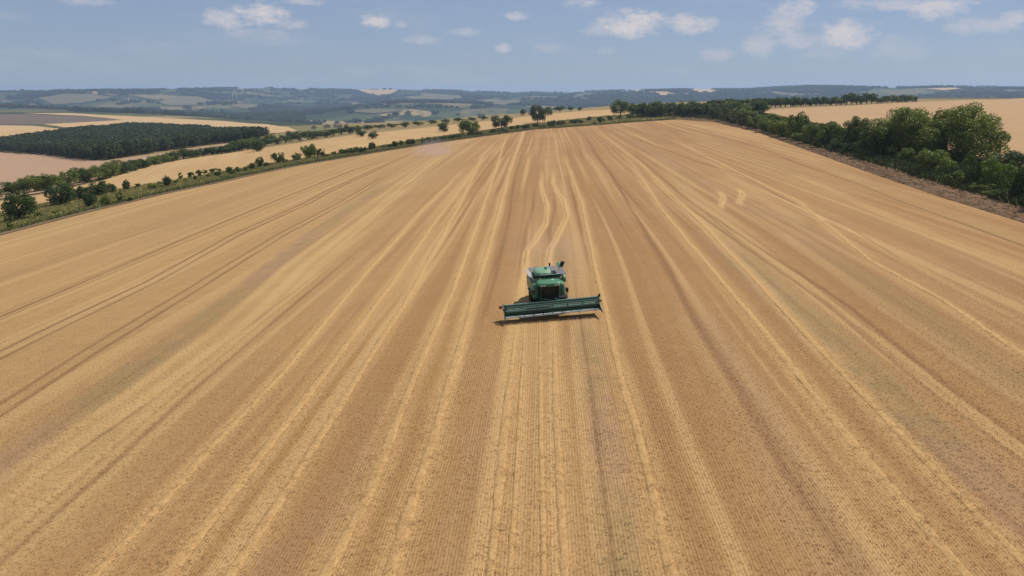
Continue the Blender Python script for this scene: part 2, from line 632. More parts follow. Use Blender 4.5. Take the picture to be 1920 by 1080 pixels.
wmo = [a.lerp(b, 0.26) for a, b in zip(wmo, wr)]

# main harvested field ------------------------------------------------
# wheel ruts, straw lines and soil bands, traced and put on the ground
SWATHS = [  # (pixels, width m, strength, raised)
    ([(858, 328), (829, 358), (785, 401), (746, 445), (687, 510), (531, 697), (376, 860), (175, 1080)], 0.9, .75, 1),
    ([(880, 335), (847, 376), (810, 423), (759, 497), (649, 646), (551, 775), (454, 898), (311, 1080)], 1.2, .7, 1),
    ([(905, 290), (863, 380), (759, 568), (687, 678), (538, 918), (428, 1080)], 1.1, .75, 1),
    ([(950, 255), (908, 380), (850, 542), (772, 717), (688, 931), (610, 1080)], 1.1, .7, 1),
    ([(980, 250), (955, 320), (934, 400), (902, 510), (850, 691), (811, 827), (727, 1080)], 1.15, 1.0, 1),
    ([(967, 612), (947, 795), (921, 1080)], 0.9, .75, 1),
    ([(983, 612), (973, 801), (957, 1080)], 0.42, .8, 1),
    ([(1012, 612), (1015, 801), (1018, 1080)], 0.55, .6, 1),
    ([(1038, 612), (1044, 801), (1057, 1080)], 0.85, .75, 1),
    ([(1060, 300), (1090, 380), (1122, 529), (1155, 672), (1200, 834), (1262, 1080)], 0.95, .85, 1),
    ([(1330, 680), (1414, 834), (1531, 1028), (1575, 1080)], 1.0, .45, 0),
    ([(1180, 300), (1240, 393), (1414, 600), (1570, 795), (1687, 937), (1803, 1073)], 1.1, .6, 1),
    ([(1126, 250), (1199, 305), (1257, 363), (1330, 434), (1414, 523), (1570, 691), (1725, 853), (1920, 1054)], 0.95, .85, 1),
    ([(1260, 262), (1499, 380), (1635, 490), (1764, 561), (1920, 665)], 1.0, .6, 1),
    ([(1583, 425), (1739, 512), (1920, 610)], 0.8, .5, 0),
    ([(1500, 330), (1771, 451), (1920, 503)], 1.2, .5, 0),
    ([(1470, 440), (1674, 587), (1803, 672), (1920, 750)], 0.9, .5, 0),
    ([(1015, 348), (1026, 385), (1024, 420), (1005, 450), (988, 470), (984, 500)], .85, 1.4, 1),
    ([(1038, 346), (1056, 375), (1064, 405), (1050, 435), (1032, 466), (1028, 498)], .85, 1.4, 1),
    ([(1352, 362), (1358, 370), (1350, 386)], .9, 1.55, 1),
    ([(1390, 358), (1394, 366), (1384, 381)], .9, 1.55, 1),
    ([(640, 470), (520, 580), (415, 672), (311, 753), (214, 840), (0, 1015)], 0.9, .6, 0),
    ([(830, 290), (700, 395), (570, 500), (447, 622), (292, 738), (149, 825), (0, 955)], 0.9, .8, 0),
    ([(820, 290), (680, 393), (540, 497), (400, 622), (240, 738), (0, 900)], 0.7, .6, 0),
    ([(838, 292), (715, 393), (600, 495), (480, 622), (330, 745), (100, 930), (0, 1012)], 0.6, .6, 0),
    ([(1010, 250), (985, 330)], 0.8, .45, 0), ([(1027, 250), (1030, 330)], 0.8, .4, 0), ([(1046, 250), (1062, 330)], 0.8, .4, 0),
    ([(1085, 250), (1100, 300)], .8, .4, 0),
    ([(1240, 240), (1330, 300), (1500, 420)], 1.2, .35, 0),
]
GOLD = [([(830, 290), (700, 393), (570, 497), (447, 620), (292, 736), (149, 820), (0, 950)], 5.0, .85),
        ([(640, 320), (320, 450), (0, 570)], 9.0, .35), ([(600, 300), (300, 400), (0, 480)], 14.0, .55),
        ([(402, 690), (214, 847), (0, 1035)], 4.0, .6), ([(1300, 255), (1450, 310), (1560, 345)], 6.0, .45),
        ([(1240, 300), (1350, 420), (1480, 560)], 3.4, .5), ([(1430, 265), (1700, 375), (1920, 450)], 3.0, .5)]
RUTS = [([(760, 292), (664, 318), (533, 369), (505, 380), (350, 445), (162, 526), (0, 594)], .75, .8, 0),
        ([(756, 296), (621, 358), (583, 380), (454, 438), (292, 529), (130, 607), (0, 672)], .55, .95, 1.35),
        ([(720, 335), (648, 380), (538, 438), (363, 548), (194, 652), (0, 780)], .5, .8, 1.35),
        ([(324, 419), (130, 477), (0, 523)], .5, .45, 0),
        ([(560, 540), (454, 620), (259, 769), (97, 879), (0, 960)], .35, .6, 0),
        ([(600, 530), (480, 630), (402, 697), (292, 795), (194, 885), (0, 1054)], .4, .6, 0.9),
        ([(977, 255), (955, 305), (940, 345)], .8, .8, 0), ([(990, 250), (965, 330), (958, 380), (950, 430), (930, 510)], .5, .6, 0),
        ([(1115, 287), (1148, 330), (1177, 381), (1214, 443), (1250, 500), (1298, 594), (1362, 704), (1466, 872)], .7, .65, 0),
        ([(1100, 260), (1125, 300), (1160, 345), (1200, 390)], .6, .55, 0),
        ([(1206, 265), (1301, 301), (1389, 327), (1461, 367), (1491, 381)], .6, .85, 0),
        ([(1272, 230), (1429, 279), (1520, 316), (1600, 341), (1693, 379), (1808, 420), (1920, 461)], .45, .9, 0),
        ([(1190, 290), (1285, 372), (1414, 458), (1583, 568), (1687, 652), (1803, 743), (1920, 827)], .5, .65, 1.3),
        ([(1600, 430), (1725, 510), (1920, 613)], .4, .6, 0), ([(1250, 340), (1360, 430), (1560, 580)], .4, .45, 0),
        ([(1090, 612), (1122, 840), (1148, 1028)], .25, .6, 0), ([(1062, 320), (1078, 380), (1100, 480)], .45, .6, 0),
        ([(1000, 380), (985, 440), (975, 500)], .7, .5, 0), ([(1040, 390), (1030, 430)], .7, .5, 0),
        ([(945, 445), (900, 575), (868, 690), (830, 830)], .3, .5, 0), ([(1228, 480), (1330, 640), (1440, 800)], .3, .4, 0),
        ([(620, 640), (500, 800), (360, 980)], .3, .3, 0), ([(1110, 560), (1190, 780), (1290, 1060)], .3, .35, 0)]
SOIL = [([(700, 360), (560, 460), (454, 548), (324, 646), (162, 762), (0, 879)], 2.6, .75), ([(1390, 490), (1434, 536), (1583, 665), (1674, 749), (1771, 821), (1920, 950)], 3.0, .75),
        ([(1544, 471), (1739, 607), (1868, 691), (1920, 730)], 3.2, .6), ([(1110, 680), (1122, 769), (1148, 898), (1168, 1080)], 1.6, .75),
        ([(1340, 640), (1420, 780), (1520, 960)], 2.4, .5), ([(1380, 375), (1420, 395), (1500, 420)], 3.0, .5),
        ([(960, 470), (1020, 480)], 4, .3), ([(1050, 480), (1080, 560)], 2.5, .4), ([(520, 1040), (600, 1000)], 2, .4), ([(870, 900), (840, 1080)], 1.5, .35),
        ([(1690, 430), (1920, 530)], 2.5, .3), ([(1180, 260), (1250, 300), (1330, 350)], 3, .4)]


def line_fn(px):
    p = ats(px)
    p.sort(key=lambda v: v.y)
    return np.array([v.x for v in p]), np.array([v.y for v in p])


x0, x1, dxs = -150.0, 92.0, 0.2
fx = np.arange(x0, x1, dxs)
fy = np.concatenate([np.arange(-60, 15, 6.0), np.arange(15, 120, 1.5), np.arange(120, 300, 2.5), np.arange(300, 490, 4.0)])
FX, FY = np.meshgrid(fx, fy)
FZ = H(FX, FY)
# passes of the combine, about 9 m wide, each cut and laid a little differently
pas = np.floor((FX + 3.5) / 4.6)
prs = np.random.RandomState(5).rand(200)
band = prs[(pas.astype(int) + 100) % 200]
bandn = prs[(pas.astype(int) + 101) % 200]
fr = (FX + 3.5) / 4.6 - pas
band = band + (bandn - band) * sstep(0.8, 1.0, fr)
band = np.clip(0.65 * band + 0.7 * (vnoise(FX * 6, FY, 60, 12) - 0.3) * 0.8, 0, 1)
wob = 1.2 * (vnoise(FX * 0, FY, 70, 31) - 0.5)
streak = 0.0
for wl_, am, lf in ((0.55, .8, 90), (1.1, .9, 130), (2.6, .55, 200), (5.5, .3, 260)):
    streak = streak + am * (vnoise((FX + wob) * lf / wl_, FY, lf, int(wl_ * 10)) - 0.5)
streak = np.clip(0.5 + 0.66 * streak, 0, 1)
straw = np.zeros_like(FX)
rut = np.zeros_like(FX)
soil = np.zeros_like(FX)
gold = 0.5 * (1 - sstep(-42, -10, FX + 8 * (vnoise(FX, FY, 40, 51) - 0.5)))


def stroke(arr, px, wd, amt, soft=1.0, ext=True, end=8.0):
    lx, ly = line_fn(px)
    c = np.interp(fy, ly, lx)[:, None] + (vnoise(FX * 0 + lx[0], FY, 9, 4) - 0.5) * 0.25 * wd
    d = np.abs(FX - c) / (wd * 0.5)
    m = 1 - sstep(0.55, 1.25 * soft, d)
    lo = ly[0] if not (px[-1][1] > 1000 or px[-1][0] < 5 or px[-1][0] > 1910 or px[0][1] > 1000) else -200
    f = sstep(lo - end, lo + 2, fy) * (1 - sstep(ly[-1] - 2, ly[-1] + end, fy))
    a = amt * m * f[:, None] * (0.6 + 0.4 * np.clip(vnoise(FX * 3, FY, 14, 6) * 1.6, 0, 1))
    if arr is straw and amt < 0.62:
        a = a * (1 - 0.45 * sstep(150, 340, fy))[:, None]
    np.maximum(arr, a, out=arr)
    return lx, ly, lo


sw_lines = []
for px, wd, amt, up in SWATHS:
    lx, ly, lo = stroke(straw, px, wd * 1.15, amt * .62, 1.6 if amt < 1.05 else 1.1, end=45 if len(px) > 5 or px[-1][1] > 1000 else 5)
    if up:
        sw_lines.append((lx, ly, lo, wd, amt))
for px, wd, amt, pair in RUTS:
    stroke(rut, px, wd, amt, end=30)
    if pair:
        lx, ly = line_fn(px)
        sh = [(p[0] + 2, p[1]) for p in px]
        c = np.interp(fy, ly, lx)[:, None] - pair * 1.15
        d = np.abs(FX - c) / (wd * 0.5)
        np.maximum(rut, amt * 0.9 * (1 - sstep(0.5, 1.2, d)) * (1 - sstep(ly[-1] - 2, ly[-1] + 8, FY)), out=rut)
for xc in (-92, -71, -57, -33, -14.5, 12.8, 22, 30.5, 43, 54):
    for sd in (-0.95, 0.95):
        c = xc + sd + 1.4 * (vnoise(FY * 0 + xc, FY, 120, 61) - 0.5)
        d = np.abs(FX - c) / 0.2
        np.maximum(rut, 0.42 * (1 - sstep(0.4, 1.3, d)) * np.clip(vnoise(FX * 0 + xc, FY, 40, 62) * 1.8 - 0.2, 0, 1), out=rut)
for px, wd, amt in SOIL:
    stroke(soil, px, wd, amt, 1.4, end=25)
for px, wd, amt in GOLD:
    stroke(gold, px, wd, amt, 1.5, end=30)
FZ2 = FZ + 0.0 * straw - 0.06 * rut + 0.02 * (vnoise(FX * 4, FY, 3, 2) - 0.5)
# drop what lies outside the outline
poly_f = [(p.x, p.y) for p in wl] + [(p.x, p.y) for p in wr[1:]] + [(92, -60), (-150, -60)]


def inside(poly, x, y):
    x = np.asarray(x, float)
    y = np.asarray(y, float)
    r = np.zeros(x.shape, bool)
    n = len(poly)
    for i in range(n):
        ax_, ay_ = poly[i]
        bx_, by_ = poly[(i + 1) % n]
        cond = (ay_ > y) != (by_ > y)
        with np.errstate(divide='ignore', invalid='ignore'):
            xi = (bx_ - ax_) * (y - ay_) / (by_ - ay_ + 1e-12) + ax_
        r ^= cond & (x < xi)
    return r


Q = grid_quads(len(fy), len(fx))
cxq = FX.ravel()[Q].mean(1)
cyq = FY.ravel()[Q].mean(1)
Q = Q[inside(poly_f, cxq, cyq)]
us, inv = np.unique(Q, return_inverse=True)
Vf = np.stack([FX, FY, FZ2], -1).reshape(-1, 3)[us]
me = np_mesh('stubble_field', Vf, inv.reshape(-1, 4), mat_field, True)
for nm, arr in (('band', band), ('streak', streak), ('straw', straw), ('rut', rut), ('soil', soil), ('gold', gold)):
    add_attr(me, nm, arr.ravel()[us])
field = bpy.data.objects.new('stubble_field', me)
C.objects.link(field)
tag(field, 'harvested golden stubble field with straw lines and wheel ruts', kind='structure')


def fsample(arr, x, y):
    ix = np.clip(((x - x0) / dxs).astype(int), 0, len(fx) - 1)
    iy = np.clip(np.searchsorted(fy, y) - 1, 0, len(fy) - 1)
    return arr[iy, ix]


# raised lines of loose straw
rs = np.random.RandomState(3)
for lx, ly, lo, wd, amt in sw_lines:
    wd = wd * 0.62
    ylo, yhi = (18.0 if lo < 0 else ly[0]), ly[-1]
    yy = []
    y = ylo
    while y < yhi:
        yy.append(y)
        y += 0.6 if y < 90 else (1.2 if y < 200 else 2.5)
    yy = np.array(yy)
    if len(yy) < 3:
        continue
    cxl = np.interp(yy, ly, lx)
    k = 7
    tt = np.linspace(-1, 1, k)
    wv_ = wd * 0.5 * (0.8 + 0.4 * vnoise(yy * 0 + lx[0] * 7, yy, 5, 41)[:, None]) * (1 + 0.16 * rs.randn(len(yy), k))
    xx = cxl[:, None] + tt[None] * wv_ + 0.12 * (vnoise(yy * 0 + lx[0] * 3, yy, 7, 42)[:, None] - 0.5)
    hh = (1 - tt[None] ** 2) * (0.02 + 0.035 * vnoise(xx * 6, np.repeat(yy[:, None], k, 1), 2.2, 43)) * (0.6 + 0.4 * amt)
    tap = np.clip(np.minimum((yy - yy[0] + 0.2) / (0.3 if lo < 0 else 4.0), (yy[-1] + 0.2 - yy) / (min(60.0, (yy[-1] - yy[0]) * .3) if len(lx) > 5 or lo < 0 else 4.0)), 0.05, 1)[:, None]
    xx = cxl[:, None] + (xx - cxl[:, None]) * tap ** .6
    hh = hh * tap ** .5
    endf = np.minimum(np.minimum(np.arange(len(yy)), np.arange(len(yy))[::-1]) / 3.0, 1)[:, None]
    YY = np.repeat(yy[:, None], k, 1) + 0.1 * rs.randn(len(yy), k)
    zz = H(xx, YY) + 0.02 + (hh * endf) - 0.09 * (np.abs(tt[None]) > 0.99)
    me = np_mesh('straw_swath', np.stack([xx, YY, zz], -1).reshape(-1, 3), grid_quads(len(yy), k), mat_swath, True)
    o = bpy.data.objects.new('straw_swath', me)
    C.objects.link(o)
    o.parent = field

# the other sheets -----------------------------------------------------
mat_f2 = mat_field_like('pale_stubble', (0.47, 0.295, 0.13), (0.54, 0.36, 0.165), (0.44, 0.255, 0.11), R(-20), 5, bump=0.2)
mat_strip, nt = new_mat('weedy_grass')
co = obj_co(nt)
a1, a2, a3 = nt.noise(co, 0.12, 4, 0.6), nt.noise(co, 0.7, 5, 0.7), nt.noise(co, 0.03, 3, 0.5)
c = nt.mix(nt.ramp(a1, 0.35, 0.65), (0.21, 0.19, 0.062), (0.37, 0.285, 0.105))
c = nt.mix(nt.ramp(a2, 0.45, 0.7, 0, 0.6), c, (0.14, 0.145, 0.045))
c = nt.mix(nt.ramp(a3, 0.5, 0.7, 0, 0.6), c, (0.36, 0.26, 0.11))
finish(nt, c, 0.95, nt.bump(a2, 0.6, 0.4), 0.1)
mat_marg, nt = new_mat('bare_margin')
co = obj_co(nt)
a1, a2, a3 = nt.noise(co, 0.25, 5, 0.65), nt.noise(co, 1.6, 4, 0.7), nt.noise(nt.mapping(co, (1, 0.15, 1)), 0.6, 3, 0.6)
c = nt.mix(nt.ramp(a1, 0.35, 0.65), (0.125, 0.072, 0.040), (0.190, 0.112, 0.062))
c = nt.mix(nt.ramp(a2, 0.5, 0.75, 0, 0.35), c, (0.24, 0.15, 0.080))
c = nt.mix(nt.ramp(a3, 0.55, 0.75, 0, 0.5), c, (0.09, 0.075, 0.035))
finish(nt, c, 0.95, nt.bump(a2, 0.4, 0.12), 0.08)
mat_track = mat_field_like('earth_track', (0.165, 0.11, 0.065), (0.22, 0.145, 0.085), (0.12, 0.105, 0.05), 0, 3, bump=0.3)
mat_pink = mat_field_like('ploughed_tan', (0.40, 0.25, 0.15), (0.45, 0.29, 0.17), (0.36, 0.22, 0.13), R(60), 12)
mat_pale = mat_field_like('far_wheat', (0.50, 0.33, 0.155), (0.56, 0.385, 0.19), (0.47, 0.29, 0.14), R(30), 15)
mat_brown = mat_field_like('far_brown', (0.14, 0.105, 0.075), (0.19, 0.135, 0.09), (0.12, 0.095, 0.06), R(30), 18)
mat_olive = mat_field_like('far_olive_slope', (0.150, 0.125, 0.062), (0.18, 0.145, 0.072), (0.105, 0.10, 0.044), R(30), 60, fine=0.03)
mat_green = mat_field_like('far_meadow', (0.17, 0.155, 0.06), (0.22, 0.19, 0.08), (0.12, 0.125, 0.045), R(30), 18)
mat_right = mat_field_like('right_wheat', (0.43, 0.265, 0.130), (0.47, 0.30, 0.150), (0.405, 0.24, 0.115), R(8), 6, bump=0.15, stripe_amt=0.35)

patch('neighbouring_field', wso + wf2[::-1], mat_f2, 0.0, 5, 'pale stubble field sloping down beyond the weedy strip')
patch('grass_strip', wl + wso[::-1], mat_strip, 0.06, 4, 'weedy grass strip along the edge of the stubble field')


def lerp_line(a, b, f):
    """line a fraction f from polyline a to polyline b (both resampled)"""
    def rsm(p, n=60):
        p = [Vector(q) for q in p]
        L = [0]
        for u, v in zip(p, p[1:]):
            L.append(L[-1] + (v - u).length)
        s = np.linspace(0, L[-1], n)
        return np.stack([np.interp(s, L, [q[i] for q in p]) for i in range(3)], -1)
    A, B = rsm(a), rsm(b)
    return [Vector(v) for v in A * (1 - f) + B * f]


def off_line(p, d):
    """polyline moved d metres to its left (seen along it)"""
    out = []
    for i, v in enumerate(p):
        t = (p[min(i + 1, len(p) - 1)] - p[max(i - 1, 0)])
        n = Vector((-t.y, t.x, 0)).normalized()
        out.append(v + n * d)
    return out


wl_f = lerp_line(wl, wl, 0)
patch('dirt_track', off_line(wl_f, -1.0) + off_line(wl_f, 2.2)[::-1], mat_track, 0.10, 3, 'narrow bare earth track along the stubble field')
patch('field_margin', wr + wmo[::-1], mat_marg, 0.05, 3, 'brown weedy bare margin between stubble and hedgerow')
hedge_floor = patch('hedge_bank', wmo + who[::-1], mat_strip, 0.02, 4, 'green bank under the hedgerow')
RF = [(1290, 205), (1400, 207), (1470, 222), (1560, 240), (1660, 262), (1800, 292), (1920, 330), (2150, 400), (2500, 330), (2500, 186), (2150, 183), (1920, 184), (1800, 188), (1700, 192), (1600, 198), (1500, 202), (1440, 206), (1340, 203)]
patch('wheat_field', ats(RF), mat_right, 0.0, 9, 'smooth tan cereal field rising behind the hedgerow')
patch('ploughed_field', ats([(-300, 286), (0, 285), (90, 290), (165, 300), (200, 302), (330, 284), (430, 268), (455, 266), (425, 276), (330, 297), (278, 309), (172, 340), (72, 362), (0, 373), (-300, 400)]), mat_pink, 0.05, 12, 'pinkish tan ploughed field in front of the plantation')
patch('wheat_field', ats([(-200, 236), (0, 235), (60, 236), (120, 242), (60, 252), (0, 262), (-200, 268)]), mat_pale, 0.1, 18, 'small pale cereal field beside the back of the plantation')
patch('wheat_field', ats([(40, 212), (130, 212), (300, 221), (420, 227), (500, 233), (540, 238), (560, 246), (520, 250), (470, 249), (380, 242), (300, 236), (230, 234), (120, 239), (80, 233), (180, 228), (230, 225), (150, 217)]), mat_pale, 0.25, 20, 'long pale cereal field on the crest beyond the plantation')
patch('brown_field', ats([(-300, 217), (0, 214), (50, 214), (150, 218), (228, 225), (180, 228), (80, 233), (0, 234), (-300, 236)]), mat_brown, 0.2, 20, 'dark brown fallow field beyond the plantation')
patch('meadow', ats([(545, 240), (640, 236), (650, 240), (570, 249)]), mat_green, 0.3, 15, 'green meadow patch beside the village trees')


# ---------------------------------------------------------------- scattering (uncountable stuff only)
def scatter(name, P, rotz, scale, variants, tint=None, label=None, kind='stuff', parent=None, tilt=None):
    """points with instances of a few small meshes"""
    N = len(P)
    me = bpy.data.meshes.new(name)
    me.vertices.add(N)
    me.vertices.foreach_set('co', np.ascontiguousarray(P, dtype=np.float32).ravel())
    rot = np.zeros((N, 3))
    if tilt is not None:
        rot[:, 0] = tilt
    rot[:, 2] = rotz
    add_attr(me, 'rot', rot, 'FLOAT_VECTOR')
    s3 = scale if np.ndim(scale) == 2 else np.repeat(np.asarray(scale)[:, None], 3, 1)
    add_attr(me, 'scl', s3, 'FLOAT_VECTOR')
    add_attr(me, 'vi', np.random.RandomState(1).randint(0, len(variants), N))
    if tint is None:
        tint = np.zeros((N, 4))
    add_attr(me, 'tint', tint, 'FLOAT_COLOR')
    o = bpy.data.objects.new(name, me)
    C.objects.link(o)
    g = bpy.data.node_groups.new(name + '_nodes', 'GeometryNodeTree')
    g.interface.new_socket('Geometry', in_out='INPUT', socket_type='NodeSocketGeometry')
    g.interface.new_socket('Geometry', in_out='OUTPUT', socket_type='NodeSocketGeometry')
    gi, go = g.nodes.new('NodeGroupInput'), g.nodes.new('NodeGroupOutput')
    jn = g.nodes.new('GeometryNodeJoinGeometry')

    def na(nm, typ):
        nd = g.nodes.new('GeometryNodeInputNamedAttribute')
        nd.data_type = typ
        nd.inputs['Name'].default_value = nm
        return nd.outputs[0]
    ar, asx, av = na('rot', 'FLOAT_VECTOR'), na('scl', 'FLOAT_VECTOR'), na('vi', 'FLOAT')
    for i, vobj in enumerate(variants):
        oi = g.nodes.new('GeometryNodeObjectInfo')
        oi.inputs['Object'].default_value = vobj
        oi.inputs['As Instance'].default_value = True
        cmp = g.nodes.new('FunctionNodeCompare')
        cmp.data_type = 'FLOAT'
        cmp.operation = 'EQUAL'
        g.links.new(av, cmp.inputs[0])
        cmp.inputs[1].default_value = float(i)
        cmp.inputs['Epsilon'].default_value = 0.1
        ip = g.nodes.new('GeometryNodeInstanceOnPoints')
        g.links.new(gi.outputs[0], ip.inputs['Points'])
        g.links.new(cmp.outputs[0], ip.inputs['Selection'])
        g.links.new(oi.outputs['Geometry'], ip.inputs['Instance'])
        g.links.new(ar, ip.inputs['Rotation'])
        g.links.new(asx, ip.inputs['Scale'])
        g.links.new(ip.outputs[0], jn.inputs[0])
    g.links.new(jn.outputs[0], go.inputs[0])
    md = o.modifiers.new('scatter', 'NODES')
    md.node_group = g
    if parent:
        o.parent = parent
    tag(o, label, kind=kind)
    return o


def blade_tuft(name, n, h, spread, wdt, mat, lean=0.35, seed=0, flat=0.0):
    r = np.random.RandomState(seed)
    V, T = [], []
    for i in range(n):
        a = r.rand() * 6.283
        bx, by = r.randn(2) * spread
        hh = h * (0.6 + 0.7 * r.rand())
        lx, ly = r.randn(2) * lean * hh
        zz = hh * (1 - flat * r.rand())
        dx, dy = math.cos(a) * wdt, math.sin(a) * wdt
        k = len(V)
        V += [(bx - dx, by - dy, -0.02), (bx + dx, by + dy, -0.02), (bx + lx + dx * .6, by + ly + dy * .6, zz), (bx + lx - dx * .6, by + ly - dy * .6, zz)]
        T.append((k, k + 1, k + 2, k + 3))
    return mesh_obj(name, V, T, mat, link=False)


# short stubble in drill rows on the nearer part of the field
r = np.random.RandomState(21)
rows = np.arange(-112, 112, 0.25)
P = []
for rx in rows:
    ys = np.arange(16, 125, 0.30)
    ys = ys + r.rand(len(ys)) * 0.25
    xs = rx + r.randn(len(ys)) * 0.03
    keep = (np.abs(xs) < 0.80 * ys + 9) & (r.rand(len(ys)) < 0.95 - 0.35 * sstep(50, 110, ys))
    P.append(np.stack([xs[keep], ys[keep]], -1))
P = np.concatenate(P)
P = P[inside(poly_f, P[:, 0], P[:, 1])]
P = P[r.rand(len(P)) > 0.5 * fsample(rut, P[:, 0], P[:, 1])]
pz = H(P[:, 0], P[:, 1]) + 0.0
b_, s_, g_, o_ = (fsample(q, P[:, 0], P[:, 1])[:, None] for q in (band, straw, gold, soil))
tint = np.array([[0.42, 0.228, 0.086]]) * (1 - b_) + np.array([[0.485, 0.28, 0.113]]) * b_
tint = tint * (1 - g_) + np.array([[0.52, 0.345, 0.13]]) * g_
tint = tint * (1 - o_ * .8) + np.array([[0.29, 0.185, 0.11]]) * o_ * .8
tint = tint * (1 - s_) + np.array([[0.61, 0.39, 0.165]]) * s_
tint = np.concatenate([tint, np.ones((len(P), 1))], 1)
stubs = [blade_tuft('stubble_tuft', 7, 0.052, 0.06, 0.010, mat_stub, 0.25, k) for k in range(4)]
scatter('stubble_stalks', np.column_stack([P, pz]), r.rand(len(P)) * 6.28, (0.7 + 0.6 * r.rand(len(P))) * (1 - 0.9 * sstep(25, 112, P[:, 1])), stubs, tint, 'short cut stubble standing in drill rows', parent=field)

# loose straw lying on the lines
P = []
for lx, ly, lo, wd, amt in sw_lines:
    ylo, yhi = (18.0 if lo < 0 else ly[0]), min(ly[-1], 85)
    if yhi <= ylo:
        continue
    n = int((yhi - ylo) * 9 * wd * amt)
    yy = ylo + (yhi - ylo) * r.rand(n) ** 1.2
    xx = np.interp(yy, ly, lx) + r.randn(n) * wd * 0.38
    P.append(np.stack([xx, yy], -1))
P = np.concatenate(P)
straws = [blade_tuft('straw_tuft', 9, 0.13, 0.14, 0.009, mat_stub, 1.3, 10 + k, 0.7) for k in range(4)]
tint = np.tile(np.array([[0.61, 0.395, 0.17, 1.0]]), (len(P), 1))
scatter('loose_straw', np.column_stack([P, H(P[:, 0], P[:, 1]) + 0.06]), r.rand(len(P)) * 6.28, (0.6 + 0.7 * r.rand(len(P))) * (1 - 0.85 * sstep(30, 85, P[:, 1])), straws, tint, 'loose straw lying in lines', parent=field)


# ---------------------------------------------------------------- trees and shrubs
def crown_mesh(name, seed, nleaf, leaf, cz=0.58, rx=0.42, rz=0.40, nclump=26, cr=(0.11, 0.2), mat=None, low=0.08, ragged=0.0, inner=0.18):
    """crown of height 1: leaf-sized faces on many clumps filling an uneven volume"""
    r = np.random.RandomState(seed)
    cc, rr = [], []
    while len(cc) < nclump:
        v = r.randn(3)
        v /= np.linalg.norm(v)
        k = (0.35 + 0.65 * r.rand() ** 0.6)
        rad = cr[0] + (cr[1] - cr[0]) * r.rand()
        p = np.array([v[0] * rx, v[1] * rx, v[2] * rz]) * k * (1 - rad * 0.6) * (1 + ragged * (r.rand() - 0.3))
        p[2] += cz
        if p[2] - rad < low:
            p[2] = low + rad * (0.8 + 0.3 * r.rand())
        cc.append(p)
        rr.append(rad)
    cc, rr = np.array(cc), np.array(rr)
    top = (cc[:, 2] + rr).max()
    w_ = rr ** 2 / (rr ** 2).sum()
    ci = r.choice(nclump, nleaf, p=w_)
    d = r.randn(nleaf, 3)
    d[:, 2] += 0.25
    d /= np.linalg.norm(d, axis=1)[:, None]
    rad = rr[ci] * np.where(r.rand(nleaf) < inner, r.rand(nleaf) * 0.8, 0.72 + 0.36 * r.rand(nleaf) ** 1.5)
    pos = cc[ci] + d * rad[:, None]
    pos[:, 2] = np.maximum(pos[:, 2], 0.01)
    nrm = d * 0.7 + r.randn(nleaf, 3) * 0.55
    nrm /= np.linalg.norm(nrm, axis=1)[:, None]
    t = np.cross(nrm, r.randn(nleaf, 3))
    t /= np.linalg.norm(t, axis=1)[:, None]
    b = np.cross(nrm, t)
    s = leaf * (0.55 + 0.8 * r.rand(nleaf))[:, None]
    V = np.stack([pos - t * s * .5, pos - b * s * .32 + nrm * s * .08, pos + t * s * .5, pos + b * s * .32 + nrm * s * .08], 1).reshape(-1, 3)
    V[:, 2] /= top
    Qd = np.arange(nleaf * 4).reshape(-1, 4)
    me = np_mesh(name, V, Qd, mat)
    tone = np.clip(0.25 + 0.5 * r.rand(nclump)[ci] + 0.3 * (r.rand(nleaf) - 0.5), 0, 1)
    add_attr(me, 'lv', np.repeat(tone, 4))
    return me, cc / np.array([1, 1, top])


def trunk_mesh(name, seed, targets, base_r=0.035, top=0.55, stems=1):
    r = np.random.RandomState(seed)
    V, Fc = [], []

    def tube(pts, rads, n=6):
        k0 = len(V)
        for p, q in zip(pts, rads):
            for i in range(n):
                a = 2 * math.pi * i / n
                V.append((p[0] + q * math.cos(a), p[1] + q * math.sin(a), p[2]))
        for j in range(len(pts) - 1):
            for i in range(n):
                i2 = (i + 1) % n
                Fc.append((k0 + j * n + i, k0 + j * n + i2, k0 + (j + 1) * n + i2, k0 + (j + 1) * n + i))
        Fc.append(tuple(k0 + (len(pts) - 1) * n + i for i in range(n)))
    for s in range(stems):
        bx, by = (0, 0) if stems == 1 else r.randn(2) * 0.06
        lean = r.randn(2) * (0.03 if stems == 1 else 0.12)
        pts = [(bx + lean[0] * t, by + lean[1] * t, -0.04 + (top + 0.04) * t) for t in (0, .12, .35, .65, 1)]
        tube(pts, [base_r * q for q in (1.35, 1.0, .82, .62, .32)])
        for j in r.choice(len(targets), min(5, len(targets)), replace=False):
            t0 = 0.35 + 0.5 * r.rand()
            a = np.array([bx + lean[0] * t0, by + lean[1] * t0, -0.04 + (top + 0.04) * t0])
            b = np.array(targets[j])
            m_ = (a + b) / 2 + np.array([0, 0, 0.03])
            tube([a, m_, a * .1 + b * .9], [base_r * .5, base_r * .35, base_r * .12], 5)
    me = bpy.data.meshes.new(name)
    me.from_pydata(V, [], Fc)
    me.update()
    me.materials.append(mat_bark)
    return me


KIND = {}


def def_kind(key, leafmat, n, **kw):
    stems = kw.pop('stems', 1)
    br = kw.pop('base_r', 0.035)
    lst = []
    for i in range(n):
        sd = (sum(map(ord, key)) * 7 + i * 13) % 9973
        cm, cc = crown_mesh('crown', sd, mat=mat_leaf[leafmat], **kw)
        tm = trunk_mesh('trunk', sd + 1, cc, br, 0.5, stems)
        lst.append((cm, tm))
    KIND[key] = (lst, kw.get('rx', 0.42))


